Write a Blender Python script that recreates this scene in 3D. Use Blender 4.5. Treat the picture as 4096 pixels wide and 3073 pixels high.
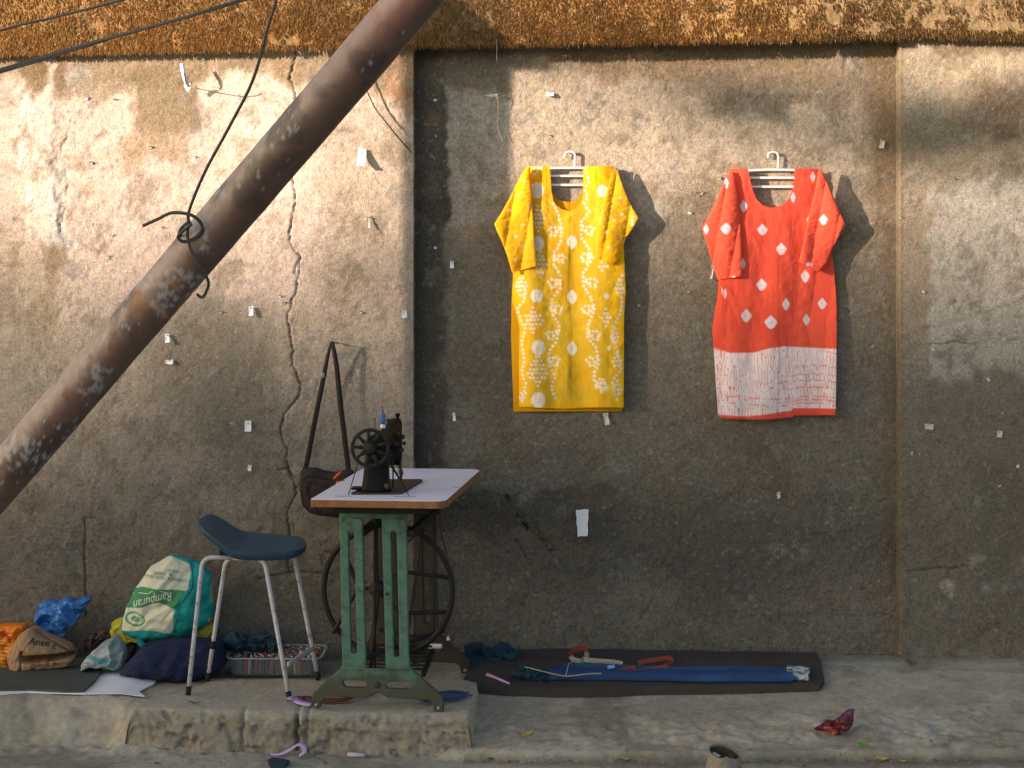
import bpy, bmesh, math, random
import numpy as np
from mathutils import Vector, Matrix
from mathutils.bvhtree import BVHTree

# ------------------------------------------------------------------ camera, light, exposure
SC = bpy.context.scene
for o in list(bpy.data.objects):
    bpy.data.objects.remove(o)
F = 4033.0; U0 = 1106.0; V0 = 560.0; HC = 1.56
cam = bpy.data.cameras.new('camera'); camo = bpy.data.objects.new('camera', cam)
SC.collection.objects.link(camo); SC.camera = camo
camo.location = (0, 0, HC); camo.rotation_euler = (math.radians(90), 0, 0)
cam.sensor_width = 36.0; cam.lens = 36.0 * F / 2212.0
cam.shift_y = -(829.8 - V0) / 2212.0
cam.clip_end = 1000.0
SAZ = math.radians(60); SEL = math.radians(11.2)
world = bpy.data.worlds.new('World'); SC.world = world; world.use_nodes = True
wn = world.node_tree; wn.nodes.clear()
sky = wn.nodes.new('ShaderNodeTexSky'); sky.sky_type = 'NISHITA'; sky.sun_disc = False
sky.sun_elevation = SEL; sky.sun_rotation = math.radians(240)
sky.air_density = 1.0; sky.dust_density = 2.0; sky.ozone_density = 1.0
bgn = wn.nodes.new('ShaderNodeBackground'); bgn.inputs['Strength'].default_value = 0.122
won = wn.nodes.new('ShaderNodeOutputWorld')
wn.links.new(sky.outputs[0], bgn.inputs[0]); wn.links.new(bgn.outputs[0], won.inputs[0])
sun = bpy.data.lights.new('sun', 'SUN'); suno = bpy.data.objects.new('sun', sun)
SC.collection.objects.link(suno)
sun.energy = 5.0; sun.angle = math.radians(0.53); sun.color = (1.0, 0.80, 0.65)
SUNV = Vector((-math.sin(SAZ) * math.cos(SEL), -math.cos(SAZ) * math.cos(SEL), math.sin(SEL)))
suno.rotation_euler = (-SUNV).to_track_quat('-Z', 'Y').to_euler()
suno.location = (-8, -2, 6)
SC.view_settings.view_transform = 'Standard'; SC.view_settings.look = 'None'
SC.view_settings.gamma = 1.0; SC.view_settings.use_curve_mapping = False
SC.view_settings.exposure = 1.2
SC.render.engine = 'CYCLES'

# ------------------------------------------------------------------ helpers
C = SC.collection
RNG = np.random.RandomState(7)
random.seed(5)
TAB = RNG.rand(4096).astype(np.float32)

def _h(i, j, k, s):
    return TAB[((i * 73856093) ^ (j * 19349663) ^ (k * 83492791) ^ (s * 2654435)) & 4095]

def vn(p, sc=1.0, seed=0):
    """value noise in 0..1, p is (N,3) metres, sc features per metre"""
    q = np.asarray(p, np.float64) * sc + seed * 17.31
    i = np.floor(q).astype(np.int64); f = q - i; f = f * f * (3 - 2 * f)
    r = 0
    for a in (0, 1):
        for b in (0, 1):
            for c in (0, 1):
                w = (f[:, 0] if a else 1 - f[:, 0]) * (f[:, 1] if b else 1 - f[:, 1]) * (f[:, 2] if c else 1 - f[:, 2])
                r = r + w * _h(i[:, 0] + a, i[:, 1] + b, i[:, 2] + c, seed)
    return r

def fbm(p, sc, seed=0, octv=4, gain=0.5):
    r = 0; a = 1; t = 0
    for o in range(octv):
        r = r + a * vn(p, sc * 2.03 ** o, seed + o * 3); t += a; a *= gain
    return r / t

def crump(p, lam, seed, n=7):
    """piecewise flat creased height, about -1..1"""
    rs = np.random.RandomState(seed); r = 0
    p = p + (np.stack([vn(p, 0.7 / lam, seed + 1), vn(p, 0.7 / lam, seed + 2), vn(p, 0.7 / lam, seed + 3)], 1) - .5) * lam * 1.3
    for k in range(n):
        d = rs.randn(3); d /= np.linalg.norm(d)
        t = (p @ d) / (lam * rs.uniform(.6, 1.7)) + rs.rand()
        t = np.abs((t % 1) * 2 - 1)
        r = r + (t - .5) * 2 / math.sqrt(n)
    return r

def ss(a, b, x):
    t = np.clip((x - a) / (b - a), 0, 1); return t * t * (3 - 2 * t)

def T(u, v, y):
    """a point of the photograph (2212 px wide frame) at distance y"""
    return ((u - U0) * y / F, y, HC - (v - V0) * y / F)

def TU(p):
    return U0 + p[:, 0] / p[:, 1] * F, V0 + (HC - p[:, 2]) / p[:, 1] * F

def inpoly(u, v, poly):
    r = np.zeros(len(u), bool); n = len(poly)
    for i in range(n):
        x1, y1 = poly[i]; x2, y2 = poly[(i + 1) % n]
        if y1 == y2: continue
        c = ((y1 > v) != (y2 > v)) & (u < (x2 - x1) * (v - y1) / (y2 - y1) + x1)
        r ^= c
    return r

POS = {}
def link(name, data, parent=None, loc=None):
    o = bpy.data.objects.new(name, data); C.objects.link(o)
    if parent is not None: o.parent = parent
    if loc is not None: o.location = loc
    return o

def tag(o, label=None, cat=None, group=None, kind=None):
    if label: o['label'] = label
    if cat: o['category'] = cat
    if group: o['group'] = group
    if kind: o['kind'] = kind
    return o

def thing(name, loc, label, cat, group=None, rz=0.0):
    o = link(name, None); o.empty_display_size = .05
    o.location = loc; o.rotation_euler = (0, 0, rz); POS[o.name] = (Vector(loc), rz)
    return tag(o, label, cat, group)

def MESH(name, V, Fc, mat, parent=None, cols=None, smooth=True, local=False, origin=None):
    V = np.asarray(V, np.float64).reshape(-1, 3).copy()
    base = Vector((0, 0, 0)); loc = None
    if parent is not None and not local:
        p = parent; 
        while p is not None and p.name not in POS: p = p.parent
        if p is not None:
            b, rz = POS[p.name]; V -= np.array(b)
            if abs(rz) > 1e-9:
                c, s = math.cos(-rz), math.sin(-rz)
                V[:, :2] = np.stack([V[:, 0] * c - V[:, 1] * s, V[:, 0] * s + V[:, 1] * c], 1)
    elif parent is None:
        if origin is None:
            origin = (V[:, 0].mean(), V[:, 1].mean(), V[:, 2].min())
        V -= np.array(origin); loc = origin
    me = bpy.data.meshes.new(name)
    if isinstance(Fc, np.ndarray):
        n = len(Fc); k = Fc.shape[1]
        me.vertices.add(len(V)); me.vertices.foreach_set('co', V.astype(np.float32).ravel())
        me.loops.add(n * k); me.loops.foreach_set('vertex_index', Fc.astype(np.int32).ravel())
        me.polygons.add(n); me.polygons.foreach_set('loop_start', np.arange(0, n * k, k, dtype=np.int32))
        me.update(calc_edges=True)
    else:
        me.from_pydata([tuple(v) for v in V], [], Fc)
    me.polygons.foreach_set('use_smooth', np.full(len(me.polygons), smooth))
    if cols is not None:
        a = me.color_attributes.new('Col', 'FLOAT_COLOR', 'POINT')
        cc = np.ones((len(V), 4), np.float32); cc[:, :3] = cols
        a.data.foreach_set('color', cc.ravel())
    me.validate()
    if mat is not None: me.materials.append(mat)
    return link(name, me, parent, loc)

def gridF(nu, nv, wrapu=False):
    """faces for nv rows of nu points"""
    i = np.arange(nu if wrapu else nu - 1); j = np.arange(nv - 1)
    I, J = np.meshgrid(i, j); I2 = (I + 1) % nu
    return np.stack([J * nu + I, J * nu + I2, (J + 1) * nu + I2, (J + 1) * nu + I], -1).reshape(-1, 4)

class MB:
    def __init__(s): s.v = []; s.f = []
    def add(s, V, Fc):
        b = len(s.v); s.v += [tuple(x) for x in V]; s.f += [tuple(int(i) + b for i in f) for f in Fc]; return s
    def box(s, a, b, bev=0.0, rz=0.0, rx=0.0, ry=0.0):
        bm = bmesh.new(); bmesh.ops.create_cube(bm, size=1)
        c = [(a[i] + b[i]) / 2 for i in range(3)]; d = [abs(b[i] - a[i]) for i in range(3)]
        for v in bm.verts: v.co = Vector((v.co.x * d[0], v.co.y * d[1], v.co.z * d[2]))
        if bev: bmesh.ops.bevel(bm, geom=bm.edges[:], offset=min(bev, min(d) * .45), segments=2, affect='EDGES', profile=.6)
        M = Matrix.Translation(c) @ Matrix.Rotation(rz, 4, 'Z') @ Matrix.Rotation(rx, 4, 'X') @ Matrix.Rotation(ry, 4, 'Y')
        bm.transform(M); bm.verts.ensure_lookup_table()
        s.add([v.co[:] for v in bm.verts], [[v.index for v in f.verts] for f in bm.faces]); bm.free(); return s
    def tube(s, P, r, seg=8, cap=True, closed=False, flat=None):
        P = [Vector(p) for p in P]; n = len(P); rs = r if hasattr(r, '__len__') else [r] * n
        V = []; up = None
        for i in range(n):
            if closed: d = P[(i + 1) % n] - P[i - 1]
            else: d = P[min(i + 1, n - 1)] - P[max(i - 1, 0)]
            if d.length < 1e-9: d = Vector((0, 0, 1))
            d.normalize()
            if up is None:
                up = Vector((0, 0, 1)) if abs(d.z) < .9 else Vector((0, 1, 0))
            a = up - d * up.dot(d)
            if a.length < 1e-6: a = d.orthogonal()
            a.normalize(); up = a; b = d.cross(a)
            fa, fb = flat if flat else (1, 1)
            for k in range(seg):
                t = 2 * math.pi * k / seg
                V.append(P[i] + (a * math.cos(t) * fa + b * math.sin(t) * fb) * rs[i])
        Fc = []
        for i in range(n if closed else n - 1):
            j = (i + 1) % n
            for k in range(seg):
                Fc.append((i * seg + k, i * seg + (k + 1) % seg, j * seg + (k + 1) % seg, j * seg + k))
        if cap and not closed:
            Fc.append(tuple(range(seg))[::-1]); Fc.append(tuple((n - 1) * seg + k for k in range(seg)))
        return s.add(V, Fc)
    def lathe(s, prof, M=None, seg=24):
        """prof: (radius, height) about z; M places it"""
        M = M or Matrix.Identity(4); V = []; n = len(prof)
        for r, h in prof:
            for k in range(seg):
                t = 2 * math.pi * k / seg; V.append(M @ Vector((r * math.cos(t), r * math.sin(t), h)))
        Fc = [(i * seg + k, i * seg + (k + 1) % seg, (i + 1) * seg + (k + 1) % seg, (i + 1) * seg + k) for i in range(n - 1) for k in range(seg)]
        Fc.append(tuple(range(seg))[::-1]); Fc.append(tuple((n - 1) * seg + k for k in range(seg)))
        return s.add(V, Fc)
    def build(s, name, mat, parent=None, **k):
        return MESH(name, s.v, s.f, mat, parent, **k)

def catmull(P, n=8):
    P = [Vector(p) for p in P]; Q = [P[0] * 2 - P[1]] + P + [P[-1] * 2 - P[-2]]; R = []
    for i in range(1, len(Q) - 2):
        a, b, c, d = Q[i - 1:i + 3]
        for k in range(n):
            t = k / n
            R.append(.5 * ((2 * b) + (c - a) * t + (2 * a - 5 * b + 4 * c - d) * t * t + (3 * b - a - 3 * c + d) * t ** 3))
    R.append(P[-1]); return R

def MT(axis_y=True, loc=(0, 0, 0)):
    return Matrix.Translation(loc) @ (Matrix.Rotation(math.radians(90), 4, 'X') if axis_y else Matrix.Identity(4))

# ------------------------------------------------------------------ materials
def mat(name, col=(.5, .5, .5), rough=.8, vcol=False, bump=0.0, bscale=100.0, bdist=.002, var=0.0, vscale=8.0,
        metal=0.0, spec=.3, extra=None, weave=0.0, pebble=0, grit=0.0, grime=None, sheen=0.0, bdetail=6.0, fleck=None, trans=0.0, subs=0.0):
    m = bpy.data.materials.new(name); m.use_nodes = True; nt = m.node_tree; N = nt.nodes; L = nt.links
    b = N['Principled BSDF']
    b.inputs['Roughness'].default_value = rough; b.inputs['Metallic'].default_value = metal
    b.inputs['Specular IOR Level'].default_value = spec
    if sheen: b.inputs['Sheen Weight'].default_value = sheen
    tc = N.new('ShaderNodeTexCoord')
    if vcol:
        a = N.new('ShaderNodeVertexColor'); a.layer_name = 'Col'; src = a.outputs['Color']
    else:
        a = N.new('ShaderNodeRGB'); a.outputs[0].default_value = (*col, 1); src = a.outputs[0]
    if var:
        n = N.new('ShaderNodeTexNoise'); n.inputs['Scale'].default_value = vscale; n.inputs['Detail'].default_value = 8
        n.inputs['Roughness'].default_value = .65
        L.new(tc.outputs['Object'], n.inputs['Vector'])
        r = N.new('ShaderNodeMapRange'); r.inputs['From Min'].default_value = .25; r.inputs['From Max'].default_value = .75
        r.inputs['To Min'].default_value = 1 - var; r.inputs['To Max'].default_value = 1 + var
        L.new(n.outputs['Fac'], r.inputs['Value'])
        mx = N.new('ShaderNodeVectorMath'); mx.operation = 'SCALE'
        L.new(src, mx.inputs[0]); L.new(r.outputs[0], mx.inputs['Scale']); src = mx.outputs[0]
    if grime:
        sx_ = N.new('ShaderNodeSeparateXYZ'); L.new(tc.outputs['Object'], sx_.inputs[0])
        r = N.new('ShaderNodeMapRange'); r.inputs['From Min'].default_value = grime[1]; r.inputs['From Max'].default_value = grime[2]; r.interpolation_type = 'SMOOTHSTEP'
        n = N.new('ShaderNodeTexNoise'); n.inputs['Scale'].default_value = 18; n.inputs['Detail'].default_value = 6; L.new(tc.outputs['Object'], n.inputs['Vector'])
        ad = N.new('ShaderNodeMath'); ad.operation = 'MULTIPLY_ADD'; L.new(n.outputs['Fac'], ad.inputs[0]); ad.inputs[1].default_value = .16; L.new(sx_.outputs[2], ad.inputs[2])
        sb = N.new('ShaderNodeMath'); sb.operation = 'SUBTRACT'; L.new(ad.outputs[0], sb.inputs[0]); sb.inputs[1].default_value = .08; L.new(sb.outputs[0], r.inputs['Value'])
        mx = N.new('ShaderNodeMix'); mx.data_type = 'RGBA'; L.new(r.outputs[0], mx.inputs[0]); L.new(src, mx.inputs[6]); mx.inputs[7].default_value = (*grime[0], 1); src = mx.outputs[2]
    if grit:
        n = N.new('ShaderNodeTexNoise'); n.inputs['Scale'].default_value = 290; n.inputs['Detail'].default_value = 3; n.inputs['Roughness'].default_value = .8
        L.new(tc.outputs['Object'], n.inputs['Vector'])
        sb = N.new('ShaderNodeVectorMath'); sb.operation = 'MULTIPLY_ADD'; L.new(n.outputs['Color'], sb.inputs[0]); g4 = grit * 4.2; sb.inputs[1].default_value = (g4, g4, g4); q4 = 1 - g4 * .5; sb.inputs[2].default_value = (q4, q4, q4)
        cl = N.new('ShaderNodeVectorMath'); cl.operation = 'MAXIMUM'; L.new(sb.outputs[0], cl.inputs[0]); cl.inputs[1].default_value = (.28, .28, .28)
        mx = N.new('ShaderNodeVectorMath'); mx.operation = 'MULTIPLY'; L.new(src, mx.inputs[0]); L.new(cl.outputs[0], mx.inputs[1]); src = mx.outputs[0]
    if fleck:
        # fleck = (colour, scale, low, high)
        n = N.new('ShaderNodeTexNoise'); n.inputs['Scale'].default_value = fleck[1]; n.inputs['Detail'].default_value = 10
        n.inputs['Roughness'].default_value = .7
        L.new(tc.outputs['Object'], n.inputs['Vector'])
        r = N.new('ShaderNodeMapRange'); r.inputs['From Min'].default_value = fleck[2]; r.inputs['From Max'].default_value = fleck[3]
        L.new(n.outputs['Fac'], r.inputs['Value'])
        mx = N.new('ShaderNodeMix'); mx.data_type = 'RGBA'
        L.new(r.outputs[0], mx.inputs[0]); L.new(src, mx.inputs[6]); mx.inputs[7].default_value = (*fleck[0], 1); src = mx.outputs[2]
    L.new(src, b.inputs['Base Color'])
    nrm = None
    if bump:
        n = N.new('ShaderNodeTexNoise'); n.inputs['Scale'].default_value = bscale; n.inputs['Detail'].default_value = bdetail
        n.inputs['Roughness'].default_value = .6
        L.new(tc.outputs['Object'], n.inputs['Vector'])
        bp = N.new('ShaderNodeBump'); bp.inputs['Strength'].default_value = bump; bp.inputs['Distance'].default_value = bdist
        L.new(n.outputs['Fac'], bp.inputs['Height']); nrm = bp.outputs[0]
    if weave:
        w = N.new('ShaderNodeTexNoise'); w.inputs['Scale'].default_value = 260; w.inputs['Detail'].default_value = 2
        mp = N.new('ShaderNodeMapping'); mp.inputs['Scale'].default_value = (1, 1, .25)
        L.new(tc.outputs['Object'], mp.inputs[0]); L.new(mp.outputs[0], w.inputs['Vector'])
        bp = N.new('ShaderNodeBump'); bp.inputs['Strength'].default_value = weave; bp.inputs['Distance'].default_value = .0015
        L.new(w.outputs['Fac'], bp.inputs['Height'])
        if nrm: L.new(nrm, bp.inputs['Normal'])
        nrm = bp.outputs[0]
    if pebble:
        vo = N.new('ShaderNodeTexVoronoi'); vo.inputs['Scale'].default_value = pebble; vo.feature = 'SMOOTH_F1'; vo.inputs['Randomness'].default_value = 1.0
        wp_ = N.new('ShaderNodeTexNoise'); wp_.inputs['Scale'].default_value = 60; L.new(tc.outputs['Object'], wp_.inputs['Vector'])
        av = N.new('ShaderNodeVectorMath'); av.operation = 'MULTIPLY_ADD'; L.new(wp_.outputs['Color'], av.inputs[0]); av.inputs[1].default_value = (.02, .02, .02); L.new(tc.outputs['Object'], av.inputs[2]); L.new(av.outputs[0], vo.inputs['Vector'])
        bp = N.new('ShaderNodeBump'); bp.invert = True; bp.inputs['Strength'].default_value = .75; bp.inputs['Distance'].default_value = .0050
        L.new(vo.outputs['Distance'], bp.inputs['Height'])
        if nrm: L.new(nrm, bp.inputs['Normal'])
        nrm = bp.outputs[0]
    if nrm: L.new(nrm, b.inputs['Normal'])
    if trans:
        out = [x for x in N if x.type == 'OUTPUT_MATERIAL'][0]
        t = N.new('ShaderNodeBsdfTranslucent'); ms = N.new('ShaderNodeMixShader'); ms.inputs[0].default_value = trans
        L.new(src, t.inputs['Color']); L.new(b.outputs[0], ms.inputs[1]); L.new(t.outputs[0], ms.inputs[2]); L.new(ms.outputs[0], out.inputs[0])
        if nrm: L.new(nrm, t.inputs['Normal'])
    return m

M = {}
M['wall'] = mat('rough_plaster', vcol=True, rough=.95, bump=1.0, bscale=210, bdist=.0038, var=.34, vscale=100, spec=.1, bdetail=5, grit=.68)
M['ground'] = mat('dusty_concrete', vcol=True, rough=.95, bump=.7, bscale=120, bdist=.004, var=.2, vscale=45, spec=.1, bdetail=10, grit=.26)
M['road'] = mat('dusty_road', (.285, .265, .21), rough=.95, bump=.5, bscale=60, bdist=.004, var=.2, vscale=20)
M['moss'] = mat('dry_moss', vcol=True, rough=.95, spec=.05, trans=.3)
M['pole'] = mat('flaking_pole_paint', vcol=True, rough=.5, spec=.4, bump=.5, bscale=70, bdist=.002, var=.18, vscale=40)
M['cloth_vc'] = mat('printed_cotton', vcol=True, rough=.85, spec=.1, weave=.35, bump=.25, bscale=45, bdist=.004, trans=.22, sheen=.1)
M['bag_vc'] = mat('printed_nonwoven', vcol=True, rough=.75, spec=.2, bump=.2, bscale=220, bdist=.001)
M['white_plastic'] = mat('white_plastic', (.78, .78, .76), rough=.35, spec=.5)
M['paper'] = mat('white_paper', (.74, .76, .80), rough=.8, var=.05)
M['paper_dull'] = mat('old_paper', (.5, .49, .44), rough=.85, var=.1)
M['green_iron'] = mat('worn_green_iron', (.072, .165, .125), rough=.6, grime=((.060, .066, .042), .17, .07), spec=.3, bump=.5, bscale=70, bdist=.002, var=.3, vscale=25, fleck=((.055, .042, .028), 30, .52, .68))
M['brown_iron'] = mat('dusty_brown_iron', (.05, .039, .028), rough=.8, var=.3, vscale=14, bump=.3, bscale=60)
M['black_iron'] = mat('greasy_black_iron', (.006, .0055, .005), rough=.55, spec=.15, var=.3, vscale=20, bump=.2, bscale=80)
M['wheel_iron'] = mat('dusty_black_iron', (.014, .012, .010), rough=.65, spec=.35, var=.35, vscale=25, bump=.3, bscale=90)
M['steel'] = mat('dull_steel', (.25, .25, .25), rough=.4, metal=.8)
M['lam'] = mat('pale_laminate', (.72, .73, .86), rough=.45, spec=.4, fleck=((.40, .38, .40), 9, .62, .8))
M['wood'] = mat('bare_wood_edge', (.25, .115, .045), rough=.7, var=.35, vscale=30, bump=.2, bscale=120)
M['dark_wood'] = mat('dark_wood', (.05, .035, .02), rough=.8, var=.3)
M['seat'] = mat('blue_grey_plastic', (.034, .075, .115), rough=.38, spec=.35, bump=.12, bscale=300, bdist=.0008, var=.15, vscale=12)
M['white_leg'] = mat('chipped_white_paint', (.50, .49, .53), rough=.5, fleck=((.14, .08, .05), 38, .56, .66), bump=.2, bscale=80)
M['rubber'] = mat('black_rubber', (.015, .015, .015), rough=.8)
M['bag_dark'] = mat('dark_brown_canvas', (.032, .022, .020), rough=.85, weave=.4, var=.2, vscale=15)
M['strap'] = mat('black_webbing', (.014, .011, .009), rough=.8, weave=.5)
M['orange_tag'] = mat('orange_plastic', (.85, .16, .02), rough=.5)
M['denim_dark'] = mat('dark_teal_cloth', (.014, .045, .07), rough=.85, weave=.5, var=.35, vscale=10)
M['navy'] = mat('navy_cloth', (.012, .018, .055), rough=.9, weave=.6, var=.25, vscale=12)
M['jeans'] = mat('blue_denim', vcol=True, rough=.9, weave=.7, var=.15, vscale=20)
M['blue_poly'] = mat('blue_polythene', (.03, .15, .46), rough=.25, spec=.6, var=.25, vscale=12)
M['yellow_poly'] = mat('yellow_polythene', (.52, .46, .03), rough=.4, spec=.5, trans=.2)
M['brown_paper'] = mat('brown_paper', vcol=True, rough=.65, spec=.25, var=.08, vscale=12)
M['orange_bag'] = mat('orange_bag_print', vcol=True, rough=.45, spec=.4)
M['mat_dark'] = mat('dark_mat', (.052, .043, .039), rough=.9, weave=.5, var=.2, vscale=9)
M['mat_grey'] = mat('dark_grey_sheet', (.062, .072, .062), rough=.75, var=.3, vscale=7, bump=.3, bscale=25, bdist=.004)
M['clear'] = mat('hazy_clear_plastic', (.45, .48, .5), rough=.3, spec=.5)
M['lilac'] = mat('lilac_cloth', (.46, .34, .60), rough=.8)
M['pen'] = mat('pink_lilac_plastic', (.66, .38, .72), rough=.4)
M['red_tape'] = mat('red_tape', vcol=True, rough=.6, spec=.3)
M['foil'] = mat('maroon_foil', vcol=True, rough=.28, spec=.6, metal=.35, var=.3, vscale=25)
M['clay'] = mat('dusty_cement_pipe', vcol=True, rough=.95, bump=.6, bscale=110, bdist=.004, var=.2, vscale=35)
M['leaf_green'] = mat('fresh_leaf', (.10, .26, .03), rough=.6, trans=.2)
M['leaf_yellow'] = mat('yellow_leaf', (.42, .30, .05), rough=.7)
M['leaf_orange'] = mat('dry_orange_leaf', (.34, .15, .04), rough=.8)
M['leaf_brown'] = mat('dry_brown_leaf', (.14, .085, .04), rough=.85)
M['crown'] = mat('tree_leaves', (.06, .09, .03), rough=.7)
M['wire'] = mat('grey_wire', (.06, .058, .052), rough=.6, spec=.4)
M['string'] = mat('pale_string', (.42, .36, .26), rough=.9)
M['red_cloth'] = mat('dull_red_cloth', (.16, .035, .03), rough=.85, weave=.4)
M['print_green'] = mat('green_print', (.10, .24, .11), rough=.8)
M['print_white'] = mat('white_print', (.72, .72, .62), rough=.8)
M['print_black'] = mat('black_print', (.02, .018, .016), rough=.8)
M['print_red'] = mat('red_print', (.45, .02, .03), rough=.6)
M['cast_mark'] = mat('cast_mark', (.06, .075, .05), rough=.7)
# hazy plastic of the box: partly see-through
m = M['clear']; nt = m.node_tree; tr = nt.nodes.new('ShaderNodeBsdfTransparent'); ms = nt.nodes.new('ShaderNodeMixShader')
tr.inputs[0].default_value = (.9, .92, .95, 1); ms.inputs[0].default_value = .13
out = [x for x in nt.nodes if x.type == 'OUTPUT_MATERIAL'][0]
nt.links.new(tr.outputs[0], ms.inputs[1]); nt.links.new(nt.nodes['Principled BSDF'].outputs[0], ms.inputs[2]); nt.links.new(ms.outputs[0], out.inputs[0])

# ------------------------------------------------------------------ ground heights
YL, YM, YC = 7.300, 7.365, 7.262      # side panels, recessed panel, coping
def H(x, y):
    x = np.asarray(x, float); y = np.asarray(y, float); y = np.where(y < 6.9, y + (.016 * np.sin(3.1 * x) + .010 * np.sin(9.7 * x + 1) + .005 * np.sin(27 * x)) * np.clip((6.9 - y) * 3, 0, 1), y)
    left = -.14 * ss(6.68, 6.50, y)
    right = -.112 * np.clip((7.08 - y) / .75, 0, 1) - .028 * ss(6.35, 6.31, y)
    mid = -.012 - .128 * ss(6.62, 6.44, y)
    a = ss(-1.42, -1.30, x); b = ss(-.27, -.20, x)
    return left * (1 - a) + mid * a * (1 - b) + right * b

def G(u, v, dz=0.0, top=False):
    """ground point seen at (u,v)"""
    y = 6.8
    for _ in range(30):
        x = (u - U0) * y / F; h = 0.0 if top else float(H(x, y))
        y = .5 * y + .5 * F * (HC - h - dz) / (v - V0)
    return Vector(((u - U0) * y / F, y, (0.0 if top else float(H((u - U0) * y / F, y))) + dz))

# ------------------------------------------------------------------ WALL
wall = thing('plaster_wall', (0, 7.3, 0), 'long rough plastered street wall with a recessed middle panel and mossy coping', 'wall')
CR = [(645, 100), (636, 135), (627, 165), (637, 200), (640, 290), (632, 350), (632, 390), (638, 430), (633, 460), (624, 520), (638, 545), (649, 557), (648, 584), (636, 636), (620, 683),
      (625, 725), (636, 759), (632, 793), (649, 830), (643, 858), (615, 895), (607, 926), (615, 967), (625, 1018), (639, 1046), (637, 1073), (622, 1107), (626, 1150), (618, 1190), (628, 1240)]

def poly_dist(u, v, P):
    d = np.full(len(u), 1e9)
    for (x1, y1), (x2, y2) in zip(P[:-1], P[1:]):
        dx, dy = x2 - x1, y2 - y1; t = np.clip(((u - x1) * dx + (v - y1) * dy) / (dx * dx + dy * dy), 0, 1)
        d = np.minimum(d, np.hypot(u - x1 - t * dx, v - y1 - t * dy))
    return d

def rect(u, v, a, b, c, d, s=8):
    return ss(a - s, a + s, u) * ss(c + s, c - s, u) * ss(b - s, b + s, v) * ss(d + s, d - s, v)
def ell(u, v, cu, cv, ru, rv, soft=.35):
    d = np.hypot((u - cu) / ru, (v - cv) / rv); return ss(1 + soft, 1 - soft, d)
def mixc(c, k, m):
    m = m[:, None]; return c * (1 - m) + np.array(k)[None] * m

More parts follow.
